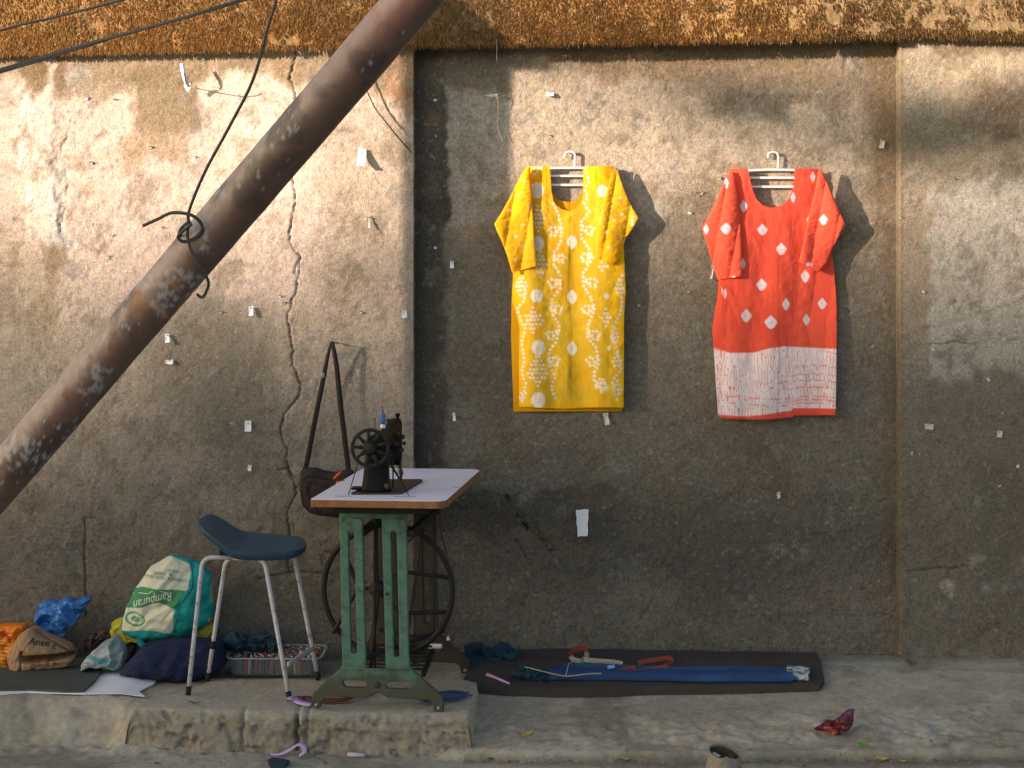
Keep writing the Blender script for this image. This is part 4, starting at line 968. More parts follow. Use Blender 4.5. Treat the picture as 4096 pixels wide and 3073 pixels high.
ribbon(wl([(717, 739, 7.235), (722, 760, 7.235), (728, 800, 7.245), (733, 850, 7.25), (740, 910, 7.25), (748, 975, 7.245), (752, 1010, 7.23), (753, 1030, 7.21)]), [.014 + .006 * min(1, i / 14) for i in range(43)]).build('strap', M['strap'], bag)
MB().box(T(694, 806, 7.243), T(701, 817, 7.238), .001).build('buckle', M['steel'], bag)
MB().box(T(649, 1024, 7.22), T(656, 1032, 7.215), .001).build('buckle', M['steel'], bag)
bo = [(650, 1018), (664, 1010), (682, 1010), (700, 1016), (725, 1020), (748, 1014), (764, 1016), (770, 1040), (772, 1085), (766, 1105), (735, 1118), (690, 1114), (668, 1108), (655, 1090), (648, 1055)]
bb = puff('body', bo, 7.225, .045, .04, M['bag_dark'], bag, cr=.005, lam=.10, wob=.0008, seed=12, n=110, rings=20, ground=False, ymax=7.29)
bv = bvh_of(bb)
def onb(pts, bv, lift=.003):
    R = []
    for u, v in pts:
        d = (Vector(T(u, v, 1.0)) - Vector((0, 0, HC))).normalized(); h = bv.ray_cast(Vector((0, 0, HC)), d)
        R.append((h[0] if h[0] is not None else Vector(T(u, v, 7.2))) - d * lift)
    return R
for L in ([(653, 1038), (670, 1028), (700, 1034), (740, 1042), (765, 1036)], [(651, 1050), (670, 1044), (700, 1050), (740, 1060)], [(650, 1060), (654, 1090), (668, 1105)], [(662, 1052), (668, 1075), (688, 1108)]):
    MB().tube(catmull(onb(L, bv), 4), .0022, 6).build('piping', M['strap'], bag)
for (a, b_, w) in (((721, 1035), (737, 1019), .019), ((729, 1040), (733, 1056), .017)):
    p, q = T(*a, 7.13), T(*b_, 7.125); k = MB().tube([p, [(p[i] + q[i]) / 2 for i in range(3)], q], [w * .35, w * .55, w * .25], 8, flat=(.5, 1)).build('zip_pull', M['orange_tag'], bag)
    k['label'] = 'orange zip pull'
MB().tube([T(717, 739, 7.31), T(717, 739, 7.22)], .003, 6).build('nail', M['brown_iron'], bag)

# ------------------------------------------------------------------ SEWING TABLE
TX, TY, TR = -.453, 6.275, -math.radians(6.3)
tb = thing('sewing_table', (TX, TY, 0), 'treadle sewing table with pale laminate top on worn green cast iron stand', 'table', rz=TR)
def tloc(p):
    q = Vector(p) - Vector((TX, TY, 0)); c, s = math.cos(-TR), math.sin(-TR); return Vector((q.x * c - q.y * s, q.x * s + q.y * c, q.z))
def TL(u, v, y): return tloc(T(u, v, y))
W_ = .23
ol = rnd([(-W_, 0), (W_ - .02, 0), (W_, .03), (W_, .93), (W_ - .03, .96), (-W_ + .02, .96), (-W_, .94)], .012, 3)
bm = bmesh.new(); vs = [bm.verts.new((x, y, .724)) for x, y in ol]; f = bm.faces.new(vs); r = bmesh.ops.extrude_face_region(bm, geom=[f]); bmesh.ops.translate(bm, verts=[v for v in r['geom'] if isinstance(v, bmesh.types.BMVert)], vec=(0, 0, .0235)); bmesh.ops.recalc_face_normals(bm, faces=bm.faces[:])
MESH('tabletop', [v.co[:] for v in bm.verts], [[v.index for v in (bm.verts.index_update() or f.verts)] for f in bm.faces], M['wood'], tb, smooth=False, local=True); bm.free()
top = MB(); n = len(ol); sc_ = [(x * .996, .002 + y * .996) for x, y in ol]
top.add([(x, y, .7477) for x, y in sc_] + [(x, y, .7495) for x, y in sc_], [tuple(range(n, 2 * n)), tuple(range(n))[::-1]] + [(i, (i + 1) % n, n + (i + 1) % n, n + i) for i in range(n)])
top.build('laminate', M['lam'], tb, smooth=False, local=True)
b = MB().box((-.16, .06, .695), (.16, .88, .7235), .004); b.build('under_board', M['rubber'], tb, smooth=False, local=True)
def slot(u0, u1, v): 
    y = F * .81 / (v - V0); a, c_ = TL(u0, v, y), TL(u1, v, y); m_ = (a + c_) / 2
    MB().box((m_.x - (c_ - a).length / 2, m_.y - .0022, .7493), (m_.x + (c_ - a).length / 2, m_.y + .0022, .7502)).build('slot', M['rubber'], tb, smooth=False, local=True)
slot(722, 762, 1072); slot(850, 898, 1073); slot(980, 991, 1053); slot(905, 917, 1045)
for (u, v, r) in ((737, 1038, .014), (744, 1033, .008)):
    y = F * .81 / (v - V0); p = TL(u, v, y); MB().lathe([(r, .7494), (r * .98, .7503)], Matrix.Translation((p.x, p.y, 0)), 14).build('screw_cap', M['brown_iron'], tb, local=True)
# cast iron end stands
yS = 6.45; sS = F / yS
def SP(P): return [((u - 806) / sS, HC - (v - V0) / sS) for u, v in P]
outer = [(722, 1102), (869, 1102), (869, 1118), (872, 1300), (874, 1411), (877, 1440), (906, 1466), (946, 1500), (950, 1512), (950, 1533), (929, 1533), (927, 1518), (917, 1509), (830, 1507), (820, 1503), (812, 1497), (802, 1497), (792, 1504), (778, 1508), (695, 1508), (685, 1518), (681, 1530), (661, 1530), (661, 1515), (666, 1499), (705, 1463), (726, 1445), (729, 1437), (727, 1378), (725, 1250)]
holes = [rnd([(773, 1121), (815, 1121), (820, 1300), (824, 1446), (781, 1446), (777, 1300)], 4), rnd([(742, 1147), (754, 1147), (761, 1413), (748, 1413)], 6), rnd([(835, 1147), (847, 1147), (854, 1418), (842, 1418)], 6),
         rnd([(729, 1471), (778, 1471), (782, 1478), (779, 1486), (733, 1486)], 6), rnd([(830, 1472), (878, 1472), (880, 1480), (876, 1487), (826, 1487), (822, 1480)], 6)]
fo = SP(outer); fh = [SP(h) for h in holes]; zf = min(z for _, z in fo); fo = [(x, z) for x, z in fo]
ys_l = .178; xs_l = -.030
def stand(y, x, mt, label, mark):
    mt0 = mt; s = plate('side_frame', [(px + x, pz) for px, pz in fo], [[(px + x, pz) for px, pz in h] for h in fh], .022, mt, tb, .004, y); s['label'] = label
    for u in (671, 939):
        px = (u - 806) / sS + x; cz = .013
        MB().lathe([(.002, -.006), (.012, -.006), (.0135, 0), (.012, .006), (.002, .006)], Matrix.Translation((px, y, cz + .001)) @ Matrix.Rotation(math.radians(90), 4, 'Y'), 14).build('caster_wheel', M['steel'], s, local=True)
        MB().box((px - .014, y - .013, .012), (px - .0085, y + .013, .036), .002).box((px + .0085, y - .013, .012), (px + .014, y + .013, .036), .002).build('caster_fork', mt, s, local=True)['kind'] = 'stuff'
    for L in ([(724, 1120), (772, 1120)], [(816, 1120), (868, 1120)], [(729, 1445), (876, 1445)]):
        q = SP(L); MB().tube([(a + x, y - .012, b_) for a, b_ in q], .0032, 6).build('rib', mt, s, local=True)
    for (u, v, r) in ((827, 1282, .006), (805, 1478, .011)):
        q = SP([(u, v)])[0]; MB().lathe([(r, 0), (r, .006), (r * .6, .008)], Matrix.Translation((q[0] + x, y - .010, q[1])) @ Matrix.Rotation(math.radians(90), 4, 'X'), 10).build('bolt', M['brown_iron'], s, local=True)
    if mark:
        V, Fc = text_mesh('alize', .045, .0012); q = SP([(770, 1467)])[0]
        MESH('cast_lettering', [(a * 1.05 + q[0] + x, y - .0135, b_ * .75 + q[1]) for a, b_, _ in V], Fc, M['cast_mark'], s, smooth=False, local=True)
        MB().box(((768 - 806) / sS + x, y - .0125, HC - (1470 - V0) / sS), ((845 - 806) / sS + x, y - .0105, HC - (1448 - V0) / sS), .003).build('nameplate', mt, s, local=True)
    return s
stand(ys_l, xs_l, M['green_iron'], 'front frame of worn green cast iron with raised lettering', True)
stand(.77, -.018, M['brown_iron'], 'rear frame, brown with dust', False)
# braces, treadle, fly wheel, pitman
MB().tube([(-.13, .178, .16), (.11, .77, .16)], .008, 8).build('brace', M['wheel_iron'], tb, local=True)
MB().tube([(.11, .178, .16), (-.13, .77, .16)], .008, 8).build('brace', M['wheel_iron'], tb, local=True)
MB().box((-.10, .18, .60), (-.075, .77, .625), .003).build('brace', M['wheel_iron'], tb, local=True)
MB().box((.07, .18, .60), (.095, .77, .625), .003).build('brace', M['wheel_iron'], tb, local=True)
yW = 6.75; wc = TL(838, 1275, yW); RW = 141 / F * yW
fw = MB().tube([(wc.x + RW * math.cos(a / 64 * 6.2832), wc.y, wc.z + RW * math.sin(a / 64 * 6.2832)) for a in range(64)], .0105, 8, closed=True).build('flywheel', M['wheel_iron'], tb, local=True)
hubp = TL(815, 1272, yW)
MB().lathe([(.02, -.03), (.028, -.02), (.028, .02), (.02, .03)], Matrix.Translation(hubp) @ Matrix.Rotation(math.radians(90), 4, 'X'), 16).build('hub', M['wheel_iron'], fw, local=True)
for L in ([(815, 1272), (778, 1268), (762, 1240), (740, 1176)], [(778, 1268), (762, 1290), (720, 1368)], [(815, 1272), (860, 1238), (930, 1243), (975, 1249)], [(815, 1272), (862, 1320), (930, 1323), (970, 1322)], [(815, 1272), (812, 1200), (812, 1136)], [(815, 1272), (808, 1350), (800, 1412)]):
    MB().tube(catmull([TL(u, v, yW) for u, v in L], 5), .0075, 8).build('spoke', M['wheel_iron'], fw, local=True)
MB().tube([hubp + Vector((0, -.05, 0)), hubp + Vector((0, .12, 0))], .008, 8).build('axle', M['wheel_iron'], tb, local=True)
MB().box(TL(806, 1100, 6.62), TL(813, 1450, 6.63), .002).build('pitman_rod', M['wheel_iron'], tb, local=True)
MB().tube([TL(800, 1445, 6.60), TL(819, 1275, 6.66)], .006, 8).build('pitman_rod', M['wheel_iron'], tb, local=True)
MB().tube([TL(880, 1370, 6.9), TL(912, 1145, 6.9)], .006, 8).build('brace', M['brown_iron'], tb, local=True)
MB().tube([TL(858, 1190, 6.9), TL(914, 1142, 6.9), TL(925, 1150, 6.9)], .006, 8).build('brace', M['brown_iron'], tb, local=True)
tr_ = MB()
for k in range(7): tr_.box((-.13, .34 + k * .036, .105 + k * .006), (.10, .352 + k * .036, .112 + k * .006), .001)
tr_.box((-.14, .335, .10), (-.125, .575, .118), .002, rx=.15).box((.095, .335, .10), (.11, .575, .118), .002, rx=.15)
q = tr_.build('treadle', M['wheel_iron'], tb, local=True); q['kind'] = 'stuff'
for (a, b_) in (((773, 1003, 6.42), (752, 1071, 6.41)), ((752, 1098, 6.45), (752, 1140, 6.6)), ((841, 993, 6.42), (884, 1072, 6.40)), ((915, 1100, 6.8), (912, 1150, 6.82)), ((950, 1100, 6.9), (951, 1140, 6.9)), ((937, 1100, 6.9), (938, 1380, 6.95)), ((950, 1140, 6.9), (966, 1200, 6.76))):
    MB().tube([TL(*a), TL(*b_)], .0018, 6).build('belt', M['strap'], tb, local=True)

# ------------------------------------------------------------------ SEWING MACHINE
SM = Vector(T(810, 1069, 6.5)); sm = thing('sewing_machine', (SM.x, SM.y, .7495), 'old black hand wheel sewing machine on the pale tabletop', 'sewing machine')
zt = .7495
BI = M['black_iron']
bp_ = rnd([(T(757, 1069, 6.42)[0], 6.42), (T(866, 1069, 6.42)[0], 6.42), (T(874, 1060, 6.47)[0], 6.47), (T(914, 1040, 6.82)[0], 6.80), (T(910, 1038, 6.83)[0], 6.83), (T(822, 1038, 6.83)[0], 6.83)], .012, 3)
n = len(bp_); MB().add([(x, y, zt) for x, y in bp_] + [(x, y, zt + .006) for x, y in bp_], [tuple(range(n))[::-1], tuple(range(n, 2 * n))] + [(i, (i + 1) % n, n + (i + 1) % n, n + i) for i in range(n)]).build('base_plate', M['brown_iron'], sm, smooth=False)
def loft(secs, seg=28, pw=3.0):
    V = []
    for (cx, cy, cz, rx, ry, ax) in secs:
        for k in range(seg):
            t = 2 * math.pi * k / seg; a = math.copysign(abs(math.cos(t)) ** (2 / pw), math.cos(t)) * rx; b_ = math.copysign(abs(math.sin(t)) ** (2 / pw), math.sin(t)) * ry
            V.append((cx + a, cy + b_, cz) if ax == 'z' else (cx + a, cy, cz + b_))
    m = len(secs); Fc = [(i * seg + k, i * seg + (k + 1) % seg, (i + 1) * seg + (k + 1) % seg, (i + 1) * seg + k) for i in range(m - 1) for k in range(seg)]
    Fc += [tuple(range(seg))[::-1], tuple((m - 1) * seg + k for k in range(seg))]
    return MB().add(V, Fc)
px = lambda u, y: T(u, 0, y)[0]; pz = lambda v, y: T(0, v, y)[2]
y0 = 6.47
loft([(px(813, y0), y0, zt + .004, .056, .046, 'z'), (px(813, y0), y0, zt + .02, .051, .042, 'z'), (px(813, y0), y0, zt + .05, .046, .038, 'z'), (px(814, y0), y0, zt + .11, .042, .036, 'z'), (px(815, y0), y0 + .002, zt + .15, .041, .037, 'z'), (px(816, y0), y0 + .005, zt + .185, .038, .037, 'z'), (px(817, y0), y0 + .008, zt + .2, .026, .026, 'z')]).build('pillar', BI, sm)
ya = 6.76
hx = (px(831, ya) + px(870, ya)) / 2
loft([(px(816, y0), y0 - .02, zt + .17, .030, .030, 'y'), (px(818, y0), y0 + .06, zt + .172, .032, .030, 'y'), (px(828, 6.58), 6.58, zt + .176, .026, .028, 'y'), (px(840, 6.68), 6.68, zt + .178, .026, .034, 'y'), (hx, ya - .045, zt + .180, .028, .050, 'y'), (hx, ya, zt + .175, .029, .060, 'y'), (hx, ya + .02, zt + .175, .027, .058, 'y')]).build('arm', BI, sm)
loft([(hx + .004, ya, pz(1003, ya), .024, .030, 'z'), (hx + .003, ya, pz(985, ya), .027, .033, 'z'), (hx, ya, pz(950, ya), .030, .033, 'z'), (hx, ya, pz(915, ya), .030, .034, 'z'), (hx, ya, pz(906, ya), .026, .030, 'z')]).build('head', BI, sm)
q = MB().box((px(833, ya - .04), ya - .045, pz(948, ya)), (px(858, ya - .04), ya - .036, pz(909, ya)), .006).build('face_plate', mat('dull_blue_plate', (.07, .085, .11), rough=.4, spec=.5, var=.3, vscale=40), sm); q['label'] = 'dull bluish plate on the machine head'
MB().lathe([(.004, 0), (.006, .012), (.009, .016), (.009, .022), (.004, .024)], Matrix.Translation((px(859, ya), ya, pz(907, ya))), 12).build('knob', BI, sm)
MB().tube([(px(865, ya), ya - .01, pz(1000, ya)), (px(865, ya), ya - .01, zt + .055), (px(867, ya), ya - .012, zt + .04), (px(866, ya), ya - .01, zt + .008)], [.005, .005, .008, .003], 8).build('presser_bar', M['brown_iron'], sm)
MB().tube([(px(860, ya), ya - .01, pz(1000, ya)), (px(860, ya), ya - .01, zt + .01)], .0022, 6).build('needle_bar', M['steel'], sm)
MB().tube([T(842, 1002, 6.6), T(848, 1012, 6.6), T(862, 1034, 6.7)], .0025, 6).build('lever', BI, sm)
MB().tube([T(849, 955, 6.56), T(849, 1055, 6.56)], .0028, 6).build('rod', BI, sm)
MB().box(T(758, 1059, 6.46), T(786, 1050, 6.52), .004).build('bobbin_winder', BI, sm)
for (u, v, y, r) in ((870, 944, 6.70, .009), (873, 958, 6.71, .007), (868, 972, 6.70, .008), (836, 1050, 6.43, .010), (858, 938, 6.69, .011)):
    MB().lathe([(r, -.006), (r, .004), (r * .6, .008)], Matrix.Translation(T(u, v, y)) @ Matrix.Rotation(math.radians(90), 4, 'X'), 12).build('screw', M['brown_iron'], sm)
MB().tube(catmull([T(868, 980, 6.72), T(874, 985, 6.72), T(877, 998, 6.72), T(873, 1006, 6.72)], 4), .0015, 6).build('thread_guide', M['steel'], sm)
hwc = Vector(T(799.5, 968, 6.385)); R1 = .0615
hw = MB().tube([(hwc.x + R1 * math.cos(a / 40 * 6.2832), hwc.y, hwc.z + R1 * math.sin(a / 40 * 6.2832)) for a in range(40)], .0048, 8, closed=True, flat=(1.1, 1.3)).build('handwheel', M['wheel_iron'], sm)
MB().lathe([(.010, .05), (.012, .012), (.024, .010), (.024, -.004), (.019, -.008), (.018, -.016), (.014, -.018)], Matrix.Translation(hwc) @ Matrix.Rotation(math.radians(-90), 4, 'X'), 24).build('hub', M['wheel_iron'], hw)
for k in range(9):
    a = k / 9 * 6.2832 + .28; d = Vector((math.cos(a), 0, math.sin(a))); MB().tube([hwc + d * .026, hwc + d * .045, hwc + d * .060], [.0085, .0048, .0075], 8, flat=(1, 1)).build('spoke', M['wheel_iron'], hw)
MB().tube([(hwc.x, hwc.y, hwc.z), (hwc.x + .004, y0 - .02, hwc.z)], .012, 12).build('shaft', M['wheel_iron'], sm)
MB().tube([T(827, 950, 6.55), T(827, 877, 6.55)], .0016, 6).build('spool_pin', BI, sm)
MB().tube([T(810, 950, 6.50), T(810, 903, 6.50)], .0014, 6).build('spool_pin', BI, sm)
p = Vector(T(827, 924, 6.55)); sp = thing('thread_cone', p, 'blue thread cone with a white foot on the sewing machine pin', 'thread')
MB().lathe([(.009, -.002), (.0092, .003), (.008, .013)], Matrix.Translation(p), 14).build('cone_foot', M['white_plastic'], sp)
MB().lathe([(.0085, .012), (.0095, .016), (.0085, .046), (.006, .049)], Matrix.Translation(p), 14).build('thread', mat('blue_thread', (.05, .14, .34), rough=.7), sp)

# ------------------------------------------------------------------ STOOL
FL, FR_, BR, BL = G(406, 1503, top=True), G(626, 1515, top=True), G(688, 1469, top=True), G(448, 1472, top=True)
st = thing('stool', ((FL.x + BR.x) / 2, (FL.y + BR.y) / 2, 0), 'stool with a curved blue grey plastic seat and four chipped white legs', 'stool')
def leg_frame(A, ta, tb_, B, zt):
    pts = [A, A.lerp(ta, .5), A.lerp(ta, .86), ta + (A - ta).normalized() * .03, ta + (tb_ - ta).normalized() * .035, ta.lerp(tb_, .5), tb_ + (ta - tb_).normalized() * .035, tb_ + (B - tb_).normalized() * .03, B.lerp(tb_, .86), B.lerp(tb_, .5), B]
    return pts
tFL, tFR = Vector(T(438, 1204, 6.72)), Vector(T(571, 1207, 6.70)); tBL, tBR = Vector(T(488, 1206, 6.86)), Vector(T(634, 1194, 6.88))
def half(A, ta, tb_):
    m = (ta + tb_) / 2; d1 = (A - ta).normalized(); d2 = (m - ta).normalized(); L = [A, A.lerp(ta, .4), A.lerp(ta, .8)]
    r = .038
    for k in range(7):
        t = k / 6; L.append((ta + d1 * r) * (1 - t) ** 2 + ta * 2 * t * (1 - t) + (ta + d2 * r) * t * t)
    return L + [m + d2 * .002]
for A, ta, t2 in ((FL, tFL, tFR), (FR_, tFR, tFL), (BL, tBL, tBR), (BR, tBR, tBL)):
    A = Vector(A); up = (ta - A).normalized(); q = MB().tube(half(A + up * .02, ta, t2), .0082, 12).build('leg', M['white_leg'], st)
    MB().tube([A + up * .002, A + up * .034], [.0098, .0102], 12).build('rubber_foot', M['rubber'], q)
up = (tBL - BL).normalized(); MB().tube([BL + up * .125, BL + up * .155], .0095, 12).build('tape_band', M['rubber'], st)
MB().box(T(622, 1442, 6.62), T(622, 1428, 6.60), .001)
a, b_ = Vector(T(622, 1436, 6.61)), Vector(T(678, 1400, 6.90)); ribbon([a, a.lerp(b_, .1), a.lerp(b_, .9), b_], .018, .006, up=Vector((-1, 0, 0))).build('stretcher', M['white_leg'], st)
# seat shell
na_, nb_ = 72, 40; V = []; cl = Vector(T(546, 1180, 6.79))
for side in (0, 1):
    for i in range(na_ + 1):
        for j in range(nb_ + 1):
            a = -1 + 2 * i / na_; b1 = -1 + 2 * j / nb_
            # square to superellipse
            aa = a * math.sqrt(1 - b1 * b1 * .30); bb1 = b1 * math.sqrt(1 - a * a * .42)
            x = cl.x + aa * .192; y = cl.y + bb1 * .125 * (1 - .14 * aa) + aa * .02
            h = .535 + .085 * ss(-.15, -1.05, np.array(aa)) + .012 * ss(.3, 1, np.array(aa)) - .020 * (1 - bb1 * bb1) * (1 - .3 * abs(aa)) - .014 * aa + .016 * bb1
            e = max(abs(a), abs(b1)); dl = .004 * e ** 6
            h = float(h) - (.010 + .018 * min(1, ((1 - e) * 8)) ** .5 * 1 if side else 0) - dl * (0 if side else 1) + (-.006 if side else 0)
            V.append((x, y, h))
n1_ = nb_ + 1; Fc = []
for i in range(na_):
    for j in range(nb_):
        q = i * n1_ + j; Fc.append((q, q + n1_, q + n1_ + 1, q + 1)); q2 = q + (na_ + 1) * n1_; Fc.append((q2, q2 + 1, q2 + n1_ + 1, q2 + n1_))
edge = [i * n1_ for i in range(na_)] + [na_ * n1_ + j for j in range(nb_)] + [i * n1_ + nb_ for i in range(na_, 0, -1)] + [j for j in range(nb_, 0, -1)]
off = (na_ + 1) * n1_
for k in range(len(edge)): a_, b2 = edge[k], edge[(k + 1) % len(edge)]; Fc.append((a_, a_ + off, b2 + off, b2))
seat = MESH('seat', V, Fc, M['seat'], st)
MB().box((cl.x - .11, cl.y - .075, .492), (cl.x - .08, cl.y + .075, .522), .003).build('bracket', M['rubber'], st)
MB().box((cl.x + .08, cl.y - .085, .490), (cl.x + .11, cl.y + .075, .502), .003).build('bracket', M['rubber'], st)
MB().tube([(cl.x - .095, cl.y - .01, .492), (cl.x - .10, cl.y - .01, .54)], .012, 10).build('bracket', M['rubber'], st)

# ------------------------------------------------------------------ BOX OF THREAD
bx0, bx1, by0, by1 = -1.045, -.735, 6.975, 7.185; zb = .002
def rr(w0, w1, y0_, y1_, r, z, n=5):
    P = rnd([(w0, y0_), (w1, y0_), (w1, y1_), (w0, y1_)], r, n); return [(x, y, z) for x, y in P]
box = thing('plastic_box', ((bx0 + bx1) / 2, (by0 + by1) / 2, zb), 'open hazy plastic box packed with coloured thread reels behind the stool', 'box')
L = [rr(bx0, bx1, by0, by1, .03, zb), rr(bx0 - .006, bx1 + .006, by0 - .006, by1 + .006, .035, zb + .004), rr(bx0 - .02, bx1 + .02, by0 - .016, by1 + .016, .045, zb + .068)]
L2 = [rr(bx0 - .018, bx1 + .018, by0 - .014, by1 + .014, .043, zb + .068), rr(bx0 - .004, bx1 + .004, by0 - .004, by1 + .004, .033, zb + .006)]
V = [p for r_ in L + L2 for p in r_]; m = len(L[0]); Fc = [(i * m + k, i * m + (k + 1) % m, (i + 1) * m + (k + 1) % m, (i + 1) * m + k) for i in range(4) for k in range(m)] + [tuple(range(m))[::-1], tuple(4 * m + k for k in range(m))[::1]]
MESH('tray', V, Fc, M['clear'], box, smooth=False)
rimP = rr(bx0 - .024, bx1 + .024, by0 - .020, by1 + .020, .048, zb + .069); MB().tube(rimP, .0042, 8, closed=True, flat=(.8, 1.4)).build('rim', mat('hazy_rim', (.30, .32, .33), rough=.4, spec=.5), box)
cols_ = [('teal', (.04, .17, .18)), ('red', (.42, .03, .035)), ('cream', (.60, .52, .34)), ('dark blue', (.03, .05, .10)), ('pink', (.50, .13, .16)), ('grey', (.13, .14, .14)), ('dark green', (.04, .08, .06)), ('orange', (.50, .12, .03)), ('purple', (.12, .04, .12))]
tops_ = [mat('reel_top_a', (.34, .22, .12), rough=.7), mat('reel_top_b', (.20, .09, .05), rough=.7), mat('reel_top_c', (.62, .58, .52), rough=.6), mat('reel_top_d', (.10, .06, .05), rough=.8)]
reels = {}
for nm, cc in cols_:
    mm = mat('thread_' + nm.replace(' ', '_'), cc, rough=.8)
    for k in range(3):
        me_ = MB().lathe([(.0052, 0), (.0052, .058), (.0046, .059), (.0046, .062)], None, 8).build('reel_tmp', mm, None, origin=(0, 0, 0))
        me_.data.materials.append(tops_[(k + len(nm)) % 4])
        for p_ in me_.data.polygons:
            if p_.center.z > .0585: p_.material_index = 1
        reels[(nm, k)] = me_.data; bpy.data.objects.remove(me_)
order = [3, 0, 0, 1, 2, 3, 1, 5, 3, 3, 4, 3, 5, 1, 7, 5, 3, 2, 7, 3, 3, 8, 3]
rs = np.random.RandomState(9); nx_, ny_ = 23, 12
for j in range(ny_):
    for i in range(nx_):
        ci = order[i % len(order)] if j < 2 else rs.randint(0, 9); nm = cols_[ci][0]
        o = link('thread_reel', reels[(nm, rs.randint(3))], None, (bx0 + .008 + i * (bx1 - bx0 - .016) / (nx_ - 1) + rs.uniform(-.001, .001), by0 + .009 + j * (by1 - by0 - .018) / (ny_ - 1), zb + .006 + rs.uniform(0, .006)))
        o.rotation_euler = (rs.uniform(-.12, .12), rs.uniform(-.1, .1), 0)
        tag(o, ('%s thread reel in the front row, seen through the hazy box side' if j == 0 else '%s thread reel of the back row against the far rim of the hazy box' if j == ny_ - 1 else '%s thread reel packed in the inner rows of the hazy plastic box') % nm, 'thread reel', 'thread reels in the plastic box')

# ------------------------------------------------------------------ BAGS AND BUNDLES ON THE LEFT
def Z1(P): return [(259 + x * .13662, 1188 + y * .13662) for x, y in P]
tbo = Z1([(850, 70), (1010, 130), (1190, 180), (1300, 230), (1380, 350), (1450, 430), (1480, 560), (1482, 700), (1478, 900), (1470, 1050), (1440, 1110), (1340, 1210), (1250, 1290), (1120, 1350), (1000, 1400), (880, 1385), (790, 1400), (560, 1408), (300, 1410), (160, 1370), (90, 1330), (20, 1290), (60, 1110), (100, 950), (170, 760), (250, 590), (320, 480), (390, 390), (440, 310), (500, 240), (640, 180), (760, 105)])
cream_poly = Z1([(755, 112), (860, 110), (960, 165), (1085, 232), (1100, 330), (1112, 450), (1085, 600), (1035, 655), (960, 790), (880, 955), (850, 1120), (800, 1318), (600, 1300), (300, 1300), (25, 1285), (100, 950), (245, 600), (380, 400), (500, 250), (640, 185)])
band_poly = Z1([(100, 620), (330, 590), (540, 612), (800, 620), (1032, 640), (1036, 655), (960, 790), (882, 950), (760, 910), (600, 850), (520, 860), (450, 890), (350, 930), (80, 920)])
def teal_paint(u, v, V):
    n2 = fbm(V, 25, 401)
    c = np.repeat(np.array([(.02, .34, .33)]), len(u), 0); c = mixc(c, (.010, .16, .17), ss(.45, .65, n2) * .6)
    front = V[:, 1] < 7.06
    ins = inpoly(u, v, cream_poly); c[ins] = (.64, .64, .50)
    c = mixc(c, (.50, .52, .36), ins * ss(.5, .7, n2) * .5)
    bi = inpoly(u, v, band_poly) & ins; c[bi] = (.055, .24, .115)
    cu, cv = 259 + 235 * .13662, 1188 + 1110 * .13662; du, dv = u - cu, v - cv; q = -.5
    x_ = du * math.cos(q) - dv * math.sin(q); y_ = du * math.sin(q) + dv * math.cos(q); d = np.hypot(x_ / 21, y_ / 15.5)
    rg = ins & (d < 1) & (d > .76); c[rg] = (.07, .26, .14)
    lf = ins & (d < .42) & (np.abs(x_) > 1.0 + 0 * y_) ; c[lf] = (.12, .32, .20)
    side = (u > 259 + 1390 * .13662) & (v > 1188 + 1080 * .13662) & (v < 1188 + 1290 * .13662); c[side] = (.48, .50, .30)
    side = (u > 454.5) & (v > 1250) & (v < 1300); c[side] = (.30, .30, .22)
    return c
def tilt(V, S):
    return V
tb_th = thing('shopping_bag', T(360, 1380, 7.1), 'teal and cream printed shopping bag standing upside down on the bundles', 'bag')
tbm = puff('body', tbo, 7.10, .085, .09, M['bag_vc'], tb_th, cr=.014, lam=.13, seed=33, paint=teal_paint, n=320, rings=90, sharp=.75, ground=False, lean=.05, ymax=7.28)
bv = bvh_of(tbm)
seamP = Z1([(1135, 180), (1125, 250), (1140, 350), (1150, 470), (1130, 600), (1080, 680), (1010, 780), (930, 940), (890, 1100), (850, 1280), (800, 1390)])
MB().tube(catmull(onb(seamP, bv, .001), 5), .003, 6).build('seam', mat('teal_seam', (.01, .20, .20), rough=.8), tb_th)
ribbon(wl([(304, 1376, 7.07), (303, 1388, 7.06), (310, 1396, 7.05), (322, 1401, 7.05), (332, 1396, 7.06), (338, 1378, 7.09)]), .024, .002, up=Vector((.3, -1, .4))).build('handle', mat('teal_handle', (.012, .27, .26), rough=.8), tb_th)
def rot_text(s, size, u0, v0, ang, sx=1.0, bold=0.0, shear=0.0, curve=0.0):
    V, Fc = text_mesh(s, size, bold, shear); ca, sa = math.cos(ang), math.sin(ang)
    return V, Fc, (lambda x, y: (u0 + (x * sx * ca + y * sa), v0 + (x * sx * sa - y * ca) + curve * x * x))
pi_ = math.pi
for s, size, u0, v0, ang, sx, bold, sh, mt_ in (
        ('DORANDA, NEAR HIGH C', 10.5, 404, 1252, pi_ + .13, .80, .0, 0, 'print_green'), ('Ph. : 2482693', 10, 372, 1238, pi_ + .09, .72, .1, 0, 'print_green'),
        ('Wholesale  7.', 8, 388, 1233, pi_ + .12, .78, 0, 0, 'print_green'), ('Rampuran', 27, 372, 1278, pi_ - .24, .78, -.1, .4, 'print_white')):
    V, Fc, fn_ = rot_text(s, size, u0, v0, ang, sx, bold, sh)
    decal('lettering', V, Fc, fn_, bv, M[mt_], tb_th)
MB().tube(catmull(onb(Z1([(210, 690), (320, 680), (440, 695), (500, 665), (640, 660), (760, 690), (800, 685)]), bv, .001), 4), .0015, 5).build('printed_line', M['print_white'], tb_th)
